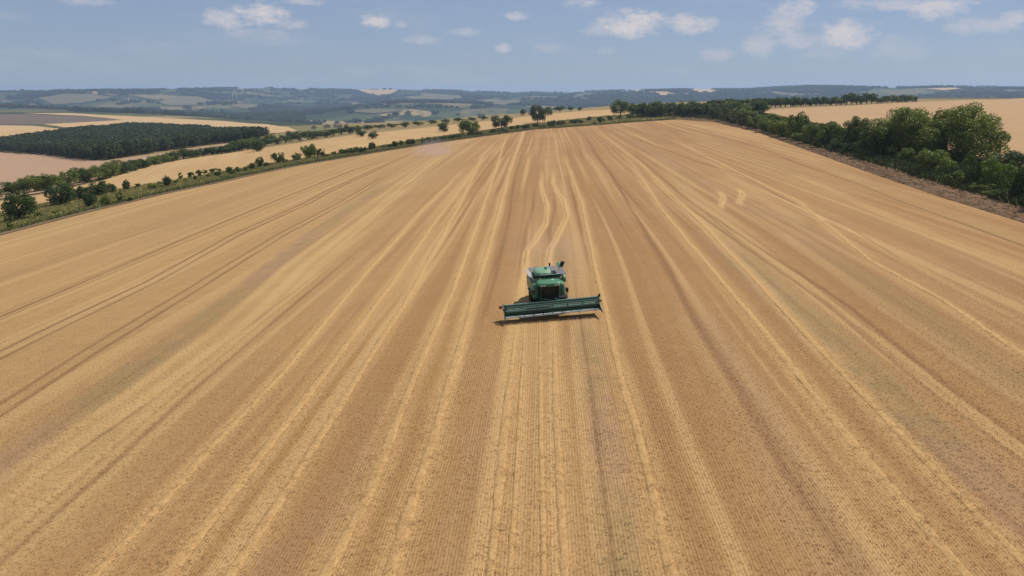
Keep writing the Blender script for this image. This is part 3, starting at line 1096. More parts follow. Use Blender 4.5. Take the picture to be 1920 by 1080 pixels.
# big nearby hedgerow trees, with fine leaves
def_kind('big_a', 'mid', 2, nleaf=24000, leaf=0.030, cz=0.5, rx=0.52, rz=0.46, nclump=95, cr=(0.08, 0.16), low=0.02, ragged=0.12)
def_kind('big_d', 'dark', 2, nleaf=15000, leaf=0.038, cz=0.5, rx=0.54, rz=0.46, nclump=66, cr=(0.08, 0.17), low=0.03, ragged=0.2)
def_kind('bush_d', 'dark', 3, nleaf=5000, leaf=0.062, cz=0.45, rx=0.66, rz=0.42, nclump=30, cr=(0.12, 0.22), low=0.0, ragged=0.3, stems=3, base_r=0.02)
def_kind('bush_m', 'mid', 3, nleaf=5000, leaf=0.062, cz=0.45, rx=0.62, rz=0.42, nclump=30, cr=(0.11, 0.22), low=0.0, ragged=0.35, stems=3, base_r=0.02)
def_kind('bush_l', 'light', 2, nleaf=5000, leaf=0.060, cz=0.45, rx=0.62, rz=0.44, nclump=30, cr=(0.10, 0.2), low=0.0, ragged=0.4, stems=4, base_r=0.016)
def_kind('bush_o', 'olive', 3, nleaf=3200, leaf=0.075, cz=0.45, rx=0.66, rz=0.42, nclump=24, cr=(0.10, 0.22), low=0.0, ragged=0.5, stems=4, base_r=0.018)
def_kind('tree_d', 'dark', 4, nleaf=4200, leaf=0.062, cz=0.5, rx=0.50, rz=0.46, nclump=38, cr=(0.12, 0.21), low=0.02, ragged=0.2, base_r=0.04)
def_kind('tree_m', 'mid', 4, nleaf=4200, leaf=0.062, cz=0.52, rx=0.48, rz=0.45, nclump=36, cr=(0.11, 0.2), low=0.04, ragged=0.35, base_r=0.035)
def_kind('tree_o', 'olive', 2, nleaf=4200, leaf=0.062, cz=0.52, rx=0.56, rz=0.44, nclump=30, cr=(0.10, 0.2), low=0.04, ragged=0.3, base_r=0.035)
def_kind('sapling', 'mid', 5, nleaf=1100, leaf=0.10, cz=0.52, rx=0.28, rz=0.46, nclump=18, cr=(0.09, 0.15), low=0.04, ragged=0.5, base_r=0.022)
def_kind('far_d', 'dark', 4, nleaf=1300, leaf=0.10, cz=0.54, rx=0.50, rz=0.44, nclump=26, cr=(0.14, 0.24), low=0.0, ragged=0.3)
def_kind('far_m', 'mid', 3, nleaf=1300, leaf=0.10, cz=0.54, rx=0.50, rz=0.44, nclump=26, cr=(0.14, 0.24), low=0.0, ragged=0.35)

tr = np.random.RandomState(77)


def plant(name, kind, px, py, hpx, wpx, label, group=None, cat='tree', sink=0.0, push=0.0):
    """stand a tree on the ground point seen at (px, py); its size follows from its distance"""
    p = at(px, py)
    if push:
        d = Vector((p.x, p.y, 0)).normalized() * push
        p = Vector((p.x + d.x, p.y + d.y, 0))
        p.z = float(H(p.x, p.y))
    dist = (p - cam.location).dot(CAM_M @ Vector((0, 0, -1)))
    h = hpx / F * dist
    wd = wpx / F * dist
    lst, rx = KIND[kind]
    cm, tm = lst[tr.randint(len(lst))]
    o = empty(name, (p.x, p.y, p.z - sink))
    sxy = wd / (2 * rx) * 0.98
    o.scale = (sxy, sxy * (0.9 + 0.2 * tr.rand()), h)
    o.rotation_euler = (0, 0, tr.rand() * 6.283)
    for nm, m_ in (('trunk', tm), ('crown', cm)):
        c_ = bpy.data.objects.new(nm, m_)
        C.objects.link(c_)
        c_.parent = o
    tag(o, label, cat, group)
    return o


ORD = 'first second third fourth fifth sixth seventh eighth ninth tenth eleventh twelfth thirteenth fourteenth fifteenth sixteenth seventeenth eighteenth nineteenth twentieth'.split()


def ordinal(i):
    if i < 20:
        return ORD[i]
    return ['twenty', 'thirty', 'forty'][(i + 1) // 10 - 2] + '-' + ORD[(i + 1) % 10 - 1] if (i + 1) % 10 else ['', '', '', 'thirtieth', 'fortieth'][(i + 1) // 10]


# -- single trees and shrubs with a look of their own
ONES = [
    ('round_tree', 'tree_d', 37, 413, 57, 68, 'large dense round dark tree standing alone in the weedy strip', 'tree'),
    ('spreading_tree', 'tree_d', 114, 385, 45, 56, 'flat-topped dark tree next to the largest round tree in the weedy strip', 'tree'),
    ('low_bush', 'bush_d', 152, 375, 26, 38, 'wide low dark bush joining a cluster of trees in the weedy strip', 'bush'),
    ('round_tree', 'tree_d', 185, 368, 29, 42, 'dome-shaped tree in the middle of a dark cluster in the weedy strip', 'tree'),
    ('round_tree', 'tree_d', 209, 362, 19, 22, 'small round tree ending the dark cluster in the weedy strip', 'tree'),
    ('leaning_bush', 'bush_d', 169, 388, 27, 27, 'dark upright bush beside the track, below the tree cluster', 'bush'),
    ('ragged_bush', 'bush_m', 199, 386, 21, 20, 'ragged greenish bush beside the track, below the tree cluster', 'bush'),
    ('sapling', 'sapling', 226, 380, 21, 11, 'thin see-through sapling between the tree cluster and the track', 'tree'),
    ('upright_bush', 'tree_d', 237, 357, 21, 15, 'upright oval bush alone past the tree cluster in the weedy strip', 'bush'),
    ('upright_bush', 'tree_d', 313, 350, 22, 16, 'two-tiered dark bush among small saplings of the weedy strip', 'bush'),
    ('twin_bush', 'bush_d', 472, 318, 13, 15, 'low dark bush touching a taller pointed one beside the track', 'bush'),
    ('pointed_bush', 'tree_d', 487, 314, 21, 15, 'tall pointed dark bush beside the track', 'bush'),
    ('round_bush', 'bush_d', 522, 307, 21, 27, 'compact rounded dark bush standing clear beside the track', 'bush'),
    ('wide_bush', 'bush_m', 580, 296, 27, 34, 'large wide bush with a lighter fringe on the weedy strip', 'bush'),
    ('low_bush', 'bush_m', 557, 301, 12, 22, 'low bush in front of the large wide one on the weedy strip', 'bush'),
    ('pale_bush', 'bush_o', 602, 294, 16, 16, 'pale olive bush behind the large wide one on the weedy strip', 'bush'),
    ('round_bush', 'tree_d', 697, 281, 15, 15, 'small round tree rising from the low hedge of the weedy strip', 'tree'),
    ('round_tree', 'far_d', 677, 256, 15, 20, 'lone round tree in the pale neighbouring field, beside a like one', 'tree'),
    ('round_tree', 'far_d', 700, 260, 15, 20, 'lone flat-topped tree in the pale neighbouring field, below its twin', 'tree'),
    ('small_tree', 'far_d', 759, 240, 7, 8, 'tiny dark tree on the back edge of the pale neighbouring field', 'tree'),
    ('round_tree', 'tree_d', 832, 247, 18, 24, 'dark ball-shaped tree alone in the pale neighbouring field', 'tree'),
    ('leafy_tree', 'tree_m', 879, 255, 32, 38, 'large full green tree standing on the weedy strip by the crest', 'tree'),
    ('wide_tree', 'tree_o', 940, 241, 25, 42, 'wide olive tree with a low crown behind the weedy strip', 'tree'),
    ('tall_tree', 'tree_o', 1008, 230, 33, 34, 'tall greyish tree with a leaning crown at the crest', 'tree'),
    ('round_tree', 'far_m', 1027, 217, 17, 20, 'small round tree tucked behind the tall greyish one', 'tree'),
    ('small_tree', 'far_d', 980, 216, 12, 12, 'small dark tree on the back edge of the pale field before the tall one', 'tree'),
    ('low_bush', 'far_d', 1050, 208, 9, 24, 'low wide dark clump on the skyline of the pale field', 'bush'),
    ('small_tree', 'far_d', 1070, 208, 9, 11, 'small round tree on the skyline of the pale field', 'tree'),
    ('small_tree', 'far_d', 1087, 207, 7, 9, 'last tiny tree on the skyline of the pale field', 'tree'),
    ('tall_tree', 'tree_m', 1163, 217, 31, 36, 'full green tree alone at the far corner of the stubble field', 'tree'),
]
for nm, k, px, py, hp, wp, lb, ct in ONES:
    plant(nm, k, px, py, hp, wp, lb, None, ct)

G1 = 'saplings in the weedy strip'
for px, py, hp, wp in [(288, 355, 11, 10), (260, 352, 7, 8), (339, 337, 14, 9), (358, 334, 13, 9), (374, 332, 13, 9), (366, 338, 8, 8), (398, 326, 12, 12), (409, 331, 15, 10), (390, 333, 7, 8),
                       (429, 326, 15, 12), (437, 328, 10, 9), (446, 323, 10, 10), (460, 322, 9, 8), (245, 377, 9, 10), (300, 347, 7, 8), (330, 345, 7, 8), (105, 402, 9, 14), (75, 406, 8, 12),
                       (20, 430, 14, 12), (384, 326, 8, 8), (420, 336, 8, 8), (452, 330, 6, 9)]:
    plant('sapling', 'sapling', px, py, hp * (0.75 + 0.5 * tr.rand()), wp * (0.8 + 0.6 * tr.rand()), 'thin young sapling scattered in the dry grass of the weedy strip', G1)
G2 = 'shrubs of the low hedge beside the track'
for i, (px, py, hp, wp) in enumerate(sorted([(612, 295, 7, 10), (626, 291, 8, 10), (642, 289, 10, 16), (655, 288, 11, 18), (668, 287, 12, 18), (680, 286, 11, 18), (719, 278, 7, 10), (730, 277, 8, 12), (741, 276, 12, 14),
                       (752, 273, 10, 10), (769, 272, 12, 21), (794, 270, 13, 10), (804, 268, 12, 10), (815, 266, 8, 14), (830, 263, 8, 18), (845, 261, 8, 18), (858, 259, 8, 16), (900, 254, 7, 16), (560, 296, 10, 14), (535, 305, 8, 12), (500, 312, 8, 12)], reverse=True)):
    plant('hedge_shrub', ['bush_d', 'bush_m'][tr.randint(2)], px, py, hp, wp, ordinal(i) + ' low hedge shrub beside the track, counted from the large full green tree', G2, 'bush')
G3 = 'scrub bushes along the crest'
for i, (px, py, hp, wp) in enumerate(sorted([(925, 250, 9, 16), (939, 248, 8, 16), (960, 244, 8, 10), (970, 242, 8, 10), (985, 242, 9, 20), (1005, 239, 8, 16), (1032, 238, 13, 22), (1052, 235, 10, 20), (1075, 232, 8, 16),
                       (1104, 226, 8, 12), (1090, 231, 7, 14), (1126, 230, 11, 13), (1145, 226, 10, 14), (1160, 223, 7, 14), (1180, 222, 8, 16), (1200, 221, 8, 16), (1222, 220, 8, 16), (1115, 233, 5, 10), (1018, 240, 6, 12), (950, 248, 6, 10)])):
    plant('scrub_bush', ['bush_o', 'bush_o', 'bush_d'][tr.randint(3)], px, py, hp, wp, ordinal(i) + ' scrub bush along the crest, counted from the large full green tree', G3, 'bush')
G4 = 'trees of the shelterbelt below the pale field'
for i, (px, py, hp, wp) in enumerate([(-15, 372, 26, 44), (22, 362, 24, 42), (45, 361, 30, 42), (66, 359, 33, 42), (88, 356, 33, 46), (108, 352, 24, 30), (132, 347, 31, 36), (150, 343, 31, 40), (168, 340, 27, 40), (187, 336, 28, 40), (207, 332, 30, 40),
                       (228, 326, 28, 40), (246, 321, 22, 36), (262, 316, 20, 34), (274, 313, 15, 22), (290, 309, 18, 30), (306, 305, 18, 34), (324, 301, 18, 34), (344, 297, 20, 34), (362, 294, 15, 32), (380, 291, 15, 32), (398, 289, 15, 32),
                       (416, 287, 15, 32), (432, 285, 16, 32), (448, 283, 20, 32), (465, 281, 22, 36), (482, 284, 26, 29)]):
    plant('shelterbelt_tree', ['tree_d', 'tree_d', 'tree_m'][tr.randint(3)], px, py, hp, wp, (ordinal(14 - i) + ' shelterbelt tree from its gap, on the side towards the large round tree') if i < 15 else (ordinal(i - 15) + ' shelterbelt tree from its gap, on the side towards the village'), G4, sink=0.2)
G5 = 'trees round the far village'
for px, py, hp, wp in [(498, 273, 14, 30), (507, 268, 18, 24), (518, 270, 12, 28), (535, 267, 15, 28), (548, 264, 19, 26), (562, 264, 18, 28), (578, 261, 16, 28), (594, 259, 14, 26), (610, 257, 13, 26), (626, 255, 13, 26),
                       (640, 252, 14, 26), (655, 250, 17, 26), (668, 247, 12, 26), (690, 243, 9, 24), (712, 241, 8, 24), (735, 239, 8, 24), (760, 237, 8, 22), (785, 235, 8, 22), (810, 232, 7, 22), (835, 230, 7, 20), (860, 228, 7, 20), (885, 226, 7, 18),
                       (905, 224, 7, 18), (440, 276, 12, 30), (460, 272, 12, 30), (478, 268, 12, 30)]:
    plant('village_tree', ['far_d', 'far_m', 'far_d'][tr.randint(3)], px, py, hp, wp, 'hazy dark tree in the belt round the far village', G5)

# -- hedgerow on the right of the field
HEDGE = [
    ('broad_tree', 'big_a', 1688, 294, 92, 116, 'broad bright-topped tree, second largest in the hedgerow', 'tree'),
    ('broad_tree', 'big_a', 1803, 306, 113, 148, 'largest tree of the hedgerow with a wide ragged crown', 'tree'),
    ('dark_tree', 'big_d', 1605, 281, 62, 60, 'dark rounded tree beside the two largest of the hedgerow', 'tree'),
    ('tall_tree', 'tree_m', 1495, 260, 51, 36, 'slim upright tree standing above the low hedgerow bushes', 'tree'),
    ('dark_bush', 'bush_d', 1636, 296, 55, 64, 'black-green bush at the foot of the bright-topped tree', 'bush'),
    ('dark_bush', 'bush_d', 1745, 305, 60, 60, 'deep shaded bush between the two largest hedgerow trees', 'bush'),
    ('round_bush', 'bush_m', 1757, 326, 46, 80, 'wide rounded bush in front of the largest hedgerow tree', 'bush'),
    ('low_bush', 'bush_m', 1693, 303, 26, 40, 'low green bush in front of the bright-topped tree', 'bush'),
    ('dark_bush', 'bush_d', 1828, 350, 62, 54, 'dark upright bush beside the light green brambles', 'bush'),
    ('light_bush', 'bush_l', 1868, 356, 62, 66, 'light green leafy bramble bush in the hedgerow', 'bush'),
    ('dark_bush', 'bush_d', 1908, 374, 64, 66, 'dark heavy bush by the bare margin past the light brambles', 'bush'),
    ('sloping_bush', 'bush_d', 1890, 325, 42, 84, 'dark bush sloping down behind the light green brambles', 'bush'),
    ('low_bush', 'bush_m', 1795, 343, 22, 44, 'low spreading bush between rounded bush and dark upright one', 'bush'),
    ('light_bush', 'bush_l', 1842, 360, 18, 44, 'small light green bramble at the edge of the bare margin', 'bush'),
    ('low_bush', 'bush_m', 1877, 372, 18, 54, 'low green bramble in front of the light leafy one', 'bush'),
    ('round_bush', 'bush_m', 1555, 275, 46, 56, 'mid green dome of a bush before the dark rounded tree', 'bush'),
    ('low_bush', 'bush_d', 1578, 283, 24, 44, 'low dark bush at the foot of the dark rounded tree', 'bush'),
    ('low_bush', 'bush_d', 1600, 290, 24, 44, 'low dark bush beside the black-green one by the margin', 'bush'),
    ('pale_bush', 'bush_l', 1523, 268, 38, 42, 'yellow-green bush beside the slim upright tree', 'bush'),
    ('small_tree', 'far_d', 1424, 218, 13, 13, 'small dark tree at the corner of the tan cereal field', 'tree'),
]
for nm, k, px, py, hp, wp, lb, ct in HEDGE:
    plant(nm, k, px, py, hp, wp, lb, None, ct)
for px, py, hp, wp in [(1965, 392, 70, 80), (2025, 408, 64, 84), (2085, 424, 74, 84), (1990, 360, 60, 90)]:
    plant('hedgerow_bush', ['bush_d', 'bush_m'][tr.randint(2)], px, py, hp, wp, 'hedgerow bush farther along, past the dark heavy bush by the bare margin', 'bushes past the dark heavy bush', 'bush')
G6 = 'olive bushes of the hedgerow beside the bare margin'
for px, py, hp, wp in [(1345, 223, 22, 34), (1362, 226, 24, 36), (1380, 231, 26, 40), (1400, 235, 26, 40), (1420, 241, 24, 42), (1440, 247, 24, 42), (1455, 251, 27, 44), (1470, 256, 28, 40), (1385, 222, 22, 40), (1415, 228, 20, 42), (1445, 235, 22, 44),
                       (1475, 243, 24, 44), (1515, 256, 26, 44), (1500, 264, 16, 34), (1540, 276, 16, 34), (1560, 258, 30, 50)]:
    plant('hedgerow_bush', ['bush_o', 'bush_m', 'bush_o'][tr.randint(3)], px, py, hp, wp, 'olive green hedgerow bush between the bare margin and the tan cereal field', G6, 'bush')
G7 = 'trees of the wood at the far end of the stubble field'
for i, px in enumerate(np.arange(1188, 1430, 8.5)):
    f = (px - 1188) / 240
    plant('edge_tree', ['far_d', 'tree_d', 'far_m'][tr.randint(3)], px, 217 - 3 * f + tr.rand() * 3, 24 + tr.rand() * 5 - 2 * f, 30, ordinal(i) + ' tree of the wood ending the stubble field, counted from the lone green tree', G7)
G8 = 'trees behind the tan cereal field'
for i, px in enumerate(np.arange(1340, 1712, 9.5)[::-1]):
    f = (px - 1340) / 370
    big = 1.35 if 1585 < px < 1640 else 1.0
    plant('distant_tree', ['far_d', 'far_m', 'far_d'][tr.randint(3)], px, 205 - 14 * f, (17 - 6 * f + tr.rand() * 4) * big, 22, ordinal(i) + ' tree from the open end of the row behind the tan cereal field', G8)

# plantation block, read as one mass
woodk = []
for i in range(5):
    cm, cc = crown_mesh('plantation_crown', 300 + i, 700, 0.13, 0.55, 0.46, 0.45, 16, (0.14, 0.24), mat_leaf['wood'], 0.02, 0.3)
    woodk.append(bpy.data.objects.new('plantation_crown', cm))
wood_poly = [(p.x, p.y) for p in ats([(-300, 278), (0, 284), (90, 290), (165, 300), (200, 300), (300, 284), (400, 270), (480, 263), (500, 258), (470, 254), (380, 247), (300, 241), (235, 240), (180, 246), (100, 257), (0, 270), (-300, 275)])]
wx = [p[0] for p in wood_poly]
wy = [p[1] for p in wood_poly]
sp = 6.0
Xw, Yw = np.meshgrid(np.arange(min(wx), max(wx), sp), np.arange(min(wy), max(wy), sp))
r = np.random.RandomState(8)
Xw = (Xw + r.randn(*Xw.shape) * 1.3).ravel()
Yw = (Yw + r.randn(*Yw.shape) * 1.3).ravel()
k = inside(wood_poly, Xw, Yw) & (vnoise(Xw, Yw, 45, 14) > 0.10)
Xw, Yw = Xw[k], Yw[k]
hh = 8.2 + 1.8 * r.rand(len(Xw)) + 2.0 * (vnoise(Xw, Yw, 60, 15) - 0.5)
print('plantation', len(Xw), wx[:6], wy[:6])
scatter('plantation_wood', np.column_stack([Xw, Yw, H(Xw, Yw) - 0.3]), r.rand(len(Xw)) * 6.28, np.stack([hh * 0.95, hh * 0.95, hh], -1), woodk, None, 'dense dark plantation wood in a block between pale fields')

# pale fields on the far hills
HILLF = [[(662, 168), (700, 167), (748, 170), (735, 176), (712, 180), (690, 176)], [(1212, 173), (1250, 173), (1272, 178), (1240, 180)],
         [(1282, 171), (1300, 167), (1330, 168), (1352, 173), (1325, 175)], [(1735, 167), (1790, 166), (1802, 168), (1770, 171)], [(1180, 169), (1204, 169), (1208, 173), (1195, 173)]]
HILLB = [[(78, 186), (120, 177), (170, 178), (215, 184), (150, 194), (100, 197)], [(292, 192), (330, 182), (372, 182), (402, 190), (370, 198), (320, 199)], [(755, 187), (790, 175), (840, 178), (870, 186), (830, 191)],
         [(630, 190), (700, 196), (730, 202), (660, 196)], [(150, 205), (200, 197), (260, 200), (240, 206)], [(640, 210), (700, 205), (760, 209), (700, 214)], [(430, 200), (470, 196), (500, 200), (460, 205)], [(880, 190), (930, 186), (980, 192), (930, 197)]]
for pl in HILLF:
    patch('hill_field', ats(pl), mat_pale, 5.0, 30, 'pale cereal field high on the far hills')
for pl in HILLB:
    patch('hill_field', ats(pl), mat_olive, 4.0, 30, 'dull olive slope on the far hills')

# woods and hedges of the far hills, one mass
N = 60000
rr_ = 2600 + (7700 - 2600) * r.rand(N) ** 0.8
aa = YAW * -1 + R(-39) + R(78) * r.rand(N)
Xh, Yh = rr_ * np.sin(aa), rr_ * np.cos(aa)
ye = np.interp(Xh, EDGE_X, EDGE_Y)
dens = 0.5 * vnoise(Xh, Yh, 620, 21) + 0.3 * vnoise(Xh, Yh, 260, 22) + 0.2 * vnoise(Xh, Yh, 110, 23)
lines = np.minimum(np.abs(vnoise(Xh, Yh, 420, 24) - 0.5), np.abs(vnoise(Xh, Yh, 520, 25) - 0.45))
k = ((dens > 0.585) | ((lines < 0.014) & (r.rand(N) < 0.8))) & (Yh > ye + 250)
for pl in HILLF + HILLB:
    k &= ~inside([(p.x, p.y) for p in ats(pl)], Xh, Yh)
Xh, Yh = Xh[k], Yh[k]
s = 14 + 12 * r.rand(len(Xh))
print('hill trees', len(Xh))
scatter('hill_woods', np.column_stack([Xh, Yh, H(Xh, Yh) - 1.5]), r.rand(len(Xh)) * 6.28, np.stack([s * 1.5, s * 1.5, s * 0.75], -1), woodk, None, 'far bluish woods covering the valley sides')

# weeds and tall grass on the strip and margins
def in_band(lineA, lineB, n, seed):
    rr = np.random.RandomState(seed)
    A, B = lerp_line(lineA, lineA, 0), lerp_line(lineB, lineB, 0)
    t = rr.rand(n) * (len(A) - 1.001)
    i = t.astype(int)
    f = t - i
    A_, B_ = np.array([v[:] for v in A]), np.array([v[:] for v in B])
    a = A_[i] * (1 - f)[:, None] + A_[i + 1] * f[:, None]
    b = B_[i] * (1 - f)[:, None] + B_[i + 1] * f[:, None]
    u = rr.rand(n)[:, None]
    return (a * (1 - u) + b * u)[:, :2]


grass = [blade_tuft('grass_tuft', 16, 0.3, 0.25, 0.035, mat_grass, 0.5, 40 + i) for i in range(3)]
weeds = [blade_tuft('weed_tuft', 18, 0.42, 0.3, 0.06, mat_weed, 0.6, 50 + i) for i in range(3)]
P = in_band(off_line(wl_f, 2.0), wso, 26000, 1)
scatter('dry_grass', np.column_stack([P, H(P[:, 0], P[:, 1])]), r.rand(len(P)) * 6.28, 0.7 + 0.9 * r.rand(len(P)), grass, None, 'dry yellow grass of the weedy strip')
P = np.concatenate([in_band(off_line(wl_f, 1.6), off_line(wl_f, 3.2), 3000, 2), in_band(off_line(wl_f, 2.5), wso, 3000, 3)])
scatter('green_weeds', np.column_stack([P, H(P[:, 0], P[:, 1])]), r.rand(len(P)) * 6.28, 0.6 + 0.9 * r.rand(len(P)), weeds, None, 'green weeds along the track')
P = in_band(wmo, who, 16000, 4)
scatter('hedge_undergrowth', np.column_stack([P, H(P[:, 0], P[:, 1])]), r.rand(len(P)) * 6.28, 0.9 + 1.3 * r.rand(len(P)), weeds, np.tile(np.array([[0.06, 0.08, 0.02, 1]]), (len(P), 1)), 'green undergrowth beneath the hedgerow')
P = in_band(wr, wmo, 6000, 5)
scatter('margin_weeds', np.column_stack([P, H(P[:, 0], P[:, 1])]), r.rand(len(P)) * 6.28, 0.25 + 0.4 * r.rand(len(P)), grass, np.tile(np.array([[0.175, 0.105, 0.056, 1]]), (len(P), 1)), 'brown dry weeds on the bare margin')

# ---------------------------------------------------------------- the combine harvester
mat_gpaint = mat_plain('green_paint', (0.058, 0.205, 0.088), 0.38, 0.0, 0.5, 0.30, (0.20, 0.17, 0.10))
mat_dgreen = mat_plain('dark_green_paint', (0.018, 0.075, 0.045), 0.45, 0.0, 0.4, 0.25, (0.10, 0.09, 0.05))
mat_teal = mat_plain('worn_teal_paint', (0.110, 0.205, 0.160), 0.45, 0.0, 0.4, 0.45, (0.24, 0.21, 0.15))
mat_lgreen = mat_plain('dusty_pale_green', (0.16, 0.30, 0.17), 0.5, 0.0, 0.4, 0.35, (0.38, 0.33, 0.22))
mat_steel = mat_plain('grey_sheet', (0.34, 0.33, 0.32), 0.5, 0.25, 0.5, 0.4, (0.30, 0.24, 0.17))
mat_bright = mat_plain('steel_and_glint', (0.72, 0.71, 0.69), 0.35, 0.35, 0.5, 0.25, (0.45, 0.38, 0.28))  # lift cylinders, plus the painted highlight and glint on tank and header
mat_black = mat_plain('black_parts', (0.018, 0.018, 0.018), 0.6, 0.0, 0.3, 0.3, (0.12, 0.09, 0.06))
mat_rubber = mat_plain('tyre_rubber', (0.022, 0.021, 0.020), 0.9, 0.0, 0.1, 0.5, (0.16, 0.12, 0.08))
mat_yellow = mat_plain('yellow_paint', (0.55, 0.38, 0.03), 0.45, 0.0, 0.4, 0.3)
mat_red = mat_plain('red_paint', (0.30, 0.05, 0.03), 0.5, 0.0, 0.4, 0.2)
mat_lamp = mat_plain('lamp_lens', (0.75, 0.75, 0.72), 0.15, 0.0, 0.6, 0.1)
mat_glass, nt = new_mat('tinted_glass')
finish(nt, nt.mix(nt.noise(obj_co(nt), 3, 3), (0.006, 0.008, 0.008), (0.012, 0.014, 0.013)), 0.12, None, 0.25)


class MB:
    def __init__(self):
        self.v, self.f = [], []

    def add(self, vs, fs):
        k = len(self.v)
        self.v += [tuple(p) for p in vs]
        self.f += [tuple(i + k for i in q) for q in fs]
        return self

    def box(self, c, s, rot=None):
        m_ = rot if rot is not None else Matrix.Identity(3)
        vs = []
        for sx in (-.5, .5):
            for sy in (-.5, .5):
                for sz in (-.5, .5):
                    vs.append(Vector(c) + m_ @ Vector((sx * s[0], sy * s[1], sz * s[2])))
        return self.add(vs, [(0, 1, 3, 2), (4, 6, 7, 5), (0, 4, 5, 1), (2, 3, 7, 6), (0, 2, 6, 4), (1, 5, 7, 3)])

    def prism(self, prof, xa, xb, taper=1.0):
        """profile of (y, z) drawn out along x"""
        n = len(prof)
        vs = [(xa, y, z) for y, z in prof] + [(xb, y, z) for y, z in prof]
        fs = [(i, (i + 1) % n, n + (i + 1) % n, n + i) for i in range(n)]
        fs += [tuple(range(n))[::-1], tuple(range(n, 2 * n))]
        return self.add(vs, fs)

    def tube(self, a, b, ra, rb=None, n=12, cap=True):
        rb = ra if rb is None else rb
        a, b = Vector(a), Vector(b)
        d = (b - a).normalized()
        u = d.orthogonal().normalized()
        w_ = d.cross(u)
        vs = []
        for p, q in ((a, ra), (b, rb)):
            for i in range(n):
                t = 2 * math.pi * i / n
                vs.append(p + (u * math.cos(t) + w_ * math.sin(t)) * q)
        fs = [(i, (i + 1) % n, n + (i + 1) % n, n + i) for i in range(n)]
        if cap:
            fs += [tuple(range(n))[::-1], tuple(range(n, 2 * n))]
        return self.add(vs, fs)

    def super(self, c, s, e=0.4, e2=0.4, n=28, m_=14):
        """rounded block: superellipsoid of full size s"""
        def pw(v, k):
            return math.copysign(abs(v) ** k, v)
        vs, fs = [], []
        for j in range(m_ + 1):
            b = -math.pi / 2 + math.pi * j / m_
            for i in range(n):
                a = 2 * math.pi * i / n
                vs.append((c[0] + s[0] / 2 * pw(math.cos(b), e) * pw(math.cos(a), e2), c[1] + s[1] / 2 * pw(math.cos(b), e) * pw(math.sin(a), e2), c[2] + s[2] / 2 * pw(math.sin(b), e)))
        for j in range(m_):
            for i in range(n):
                k = (i + 1) % n
                fs.append((j * n + i, j * n + k, (j + 1) * n + k, (j + 1) * n + i))
        return self.add(vs, fs)

    def lathe_x(self, prof, c, n=28):
        """profile of (x, radius) turned about an axis along x through c"""
        k = len(prof)
        vs, fs = [], []
        for i in range(n):
            t = 2 * math.pi * i / n
            for x, q in prof:
                vs.append((c[0] + x, c[1] + q * math.cos(t), c[2] + q * math.sin(t)))
        for i in range(n):
            j = (i + 1) % n
            for q in range(k - 1):
                fs.append((i * k + q, i * k + q + 1, j * k + q + 1, j * k + q))
        return self.add(vs, fs)

    def build(self, name, mat, parent, bevel=0.0, smooth=False):
        o = mesh_obj(name, self.v, self.f, mat, parent, smooth)
        bm = bmesh.new()
        bm.from_mesh(o.data)
        bmesh.ops.recalc_face_normals(bm, faces=bm.faces)
        bm.to_mesh(o.data)
        bm.free()
        if bevel:
            md = o.modifiers.new('bevel', 'BEVEL')
            md.width = bevel
            md.segments = 3 if bevel > 0.05 else 2
            md.limit_method = 'ANGLE'
        return o


HW = 4.6
ch = empty('combine_harvester')
tag(ch, 'green combine harvester with a wide raised cutting header, driving across the stubble', 'combine harvester')
# hull
MB().prism([(-0.4, 1.05), (-0.55, 1.9), (-0.45, 2.75), (0.0, 3.12), (4.6, 3.12), (5.3, 2.9), (5.6, 2.2), (5.3, 1.35), (3.4, 0.95), (0.2, 0.85)], -1.28, 1.28).build('body', mat_gpaint, ch, 0.1)
for s in (-1, 1):
    MB().prism([(-0.62, 1.75), (-0.75, 2.35), (-0.55, 2.95), (0.2, 3.18), (4.4, 3.18), (5.1, 2.75), (5.1, 1.7), (3.2, 1.45), (0.6, 1.6)], s * 1.285, s * 1.62).build('side_panel', mat_gpaint, ch, 0.14)
    MB().prism([(0.3, 2.46), (4.6, 2.46), (4.6, 2.51), (0.3, 2.51)], s * 1.621, s * 1.632).build('stripe', mat_yellow, ch)
    MB().prism([(0.1, 2.05), (1.7, 2.05), (1.9, 2.15), (1.9, 2.22), (0.0, 2.22)], s * 1.28, s * 1.85).build('mudguard', mat_dgreen, ch, 0.03)
MB().prism([(5.2, 1.1), (5.3, 2.8), (5.9, 2.7), (6.5, 2.0), (6.6, 1.2), (6.2, 0.9)], -1.1, 1.1).build('straw_hood', mat_dgreen, ch, 0.05)
MB().box((0, 4.5, 3.28), (2.5, 1.9, 0.32)).build('engine_deck', mat_dgreen, ch, 0.06)
MB().tube((0.9, 4.9, 3.4), (0.9, 4.9, 4.15), 0.09, 0.09).build('exhaust', mat_black, ch)
MB().tube((-0.6, 4.3, 3.40), (-0.6, 4.3, 3.85), 0.42, 0.42, 20).build('air_intake', mat_black, ch, 0.03)
# grain tank with flared flaps
tk = MB()
for (xa, ya, xb, yb) in ((-1.3, 0.25, 1.3, 0.25), (1.3, 0.25, 1.3, 3.3), (1.3, 3.3, -1.3, 3.3), (-1.3, 3.3, -1.3, 0.25)):
    a, b = Vector((xa, ya, 0)), Vector((xb, yb, 0))
    mid_ = (a + b) / 2
    ln_ = (b - a).length
    tk.box((mid_.x, mid_.y, 3.36), (ln_ + 0.06 if ya == yb else 0.06, 0.06 if ya == yb else ln_ - 0.06, 0.5))
tk.box((0, 1.78, 3.16), (2.54, 2.98, 0.06))
tank = tk.build('grain_tank', mat_steel, ch, 0.01)


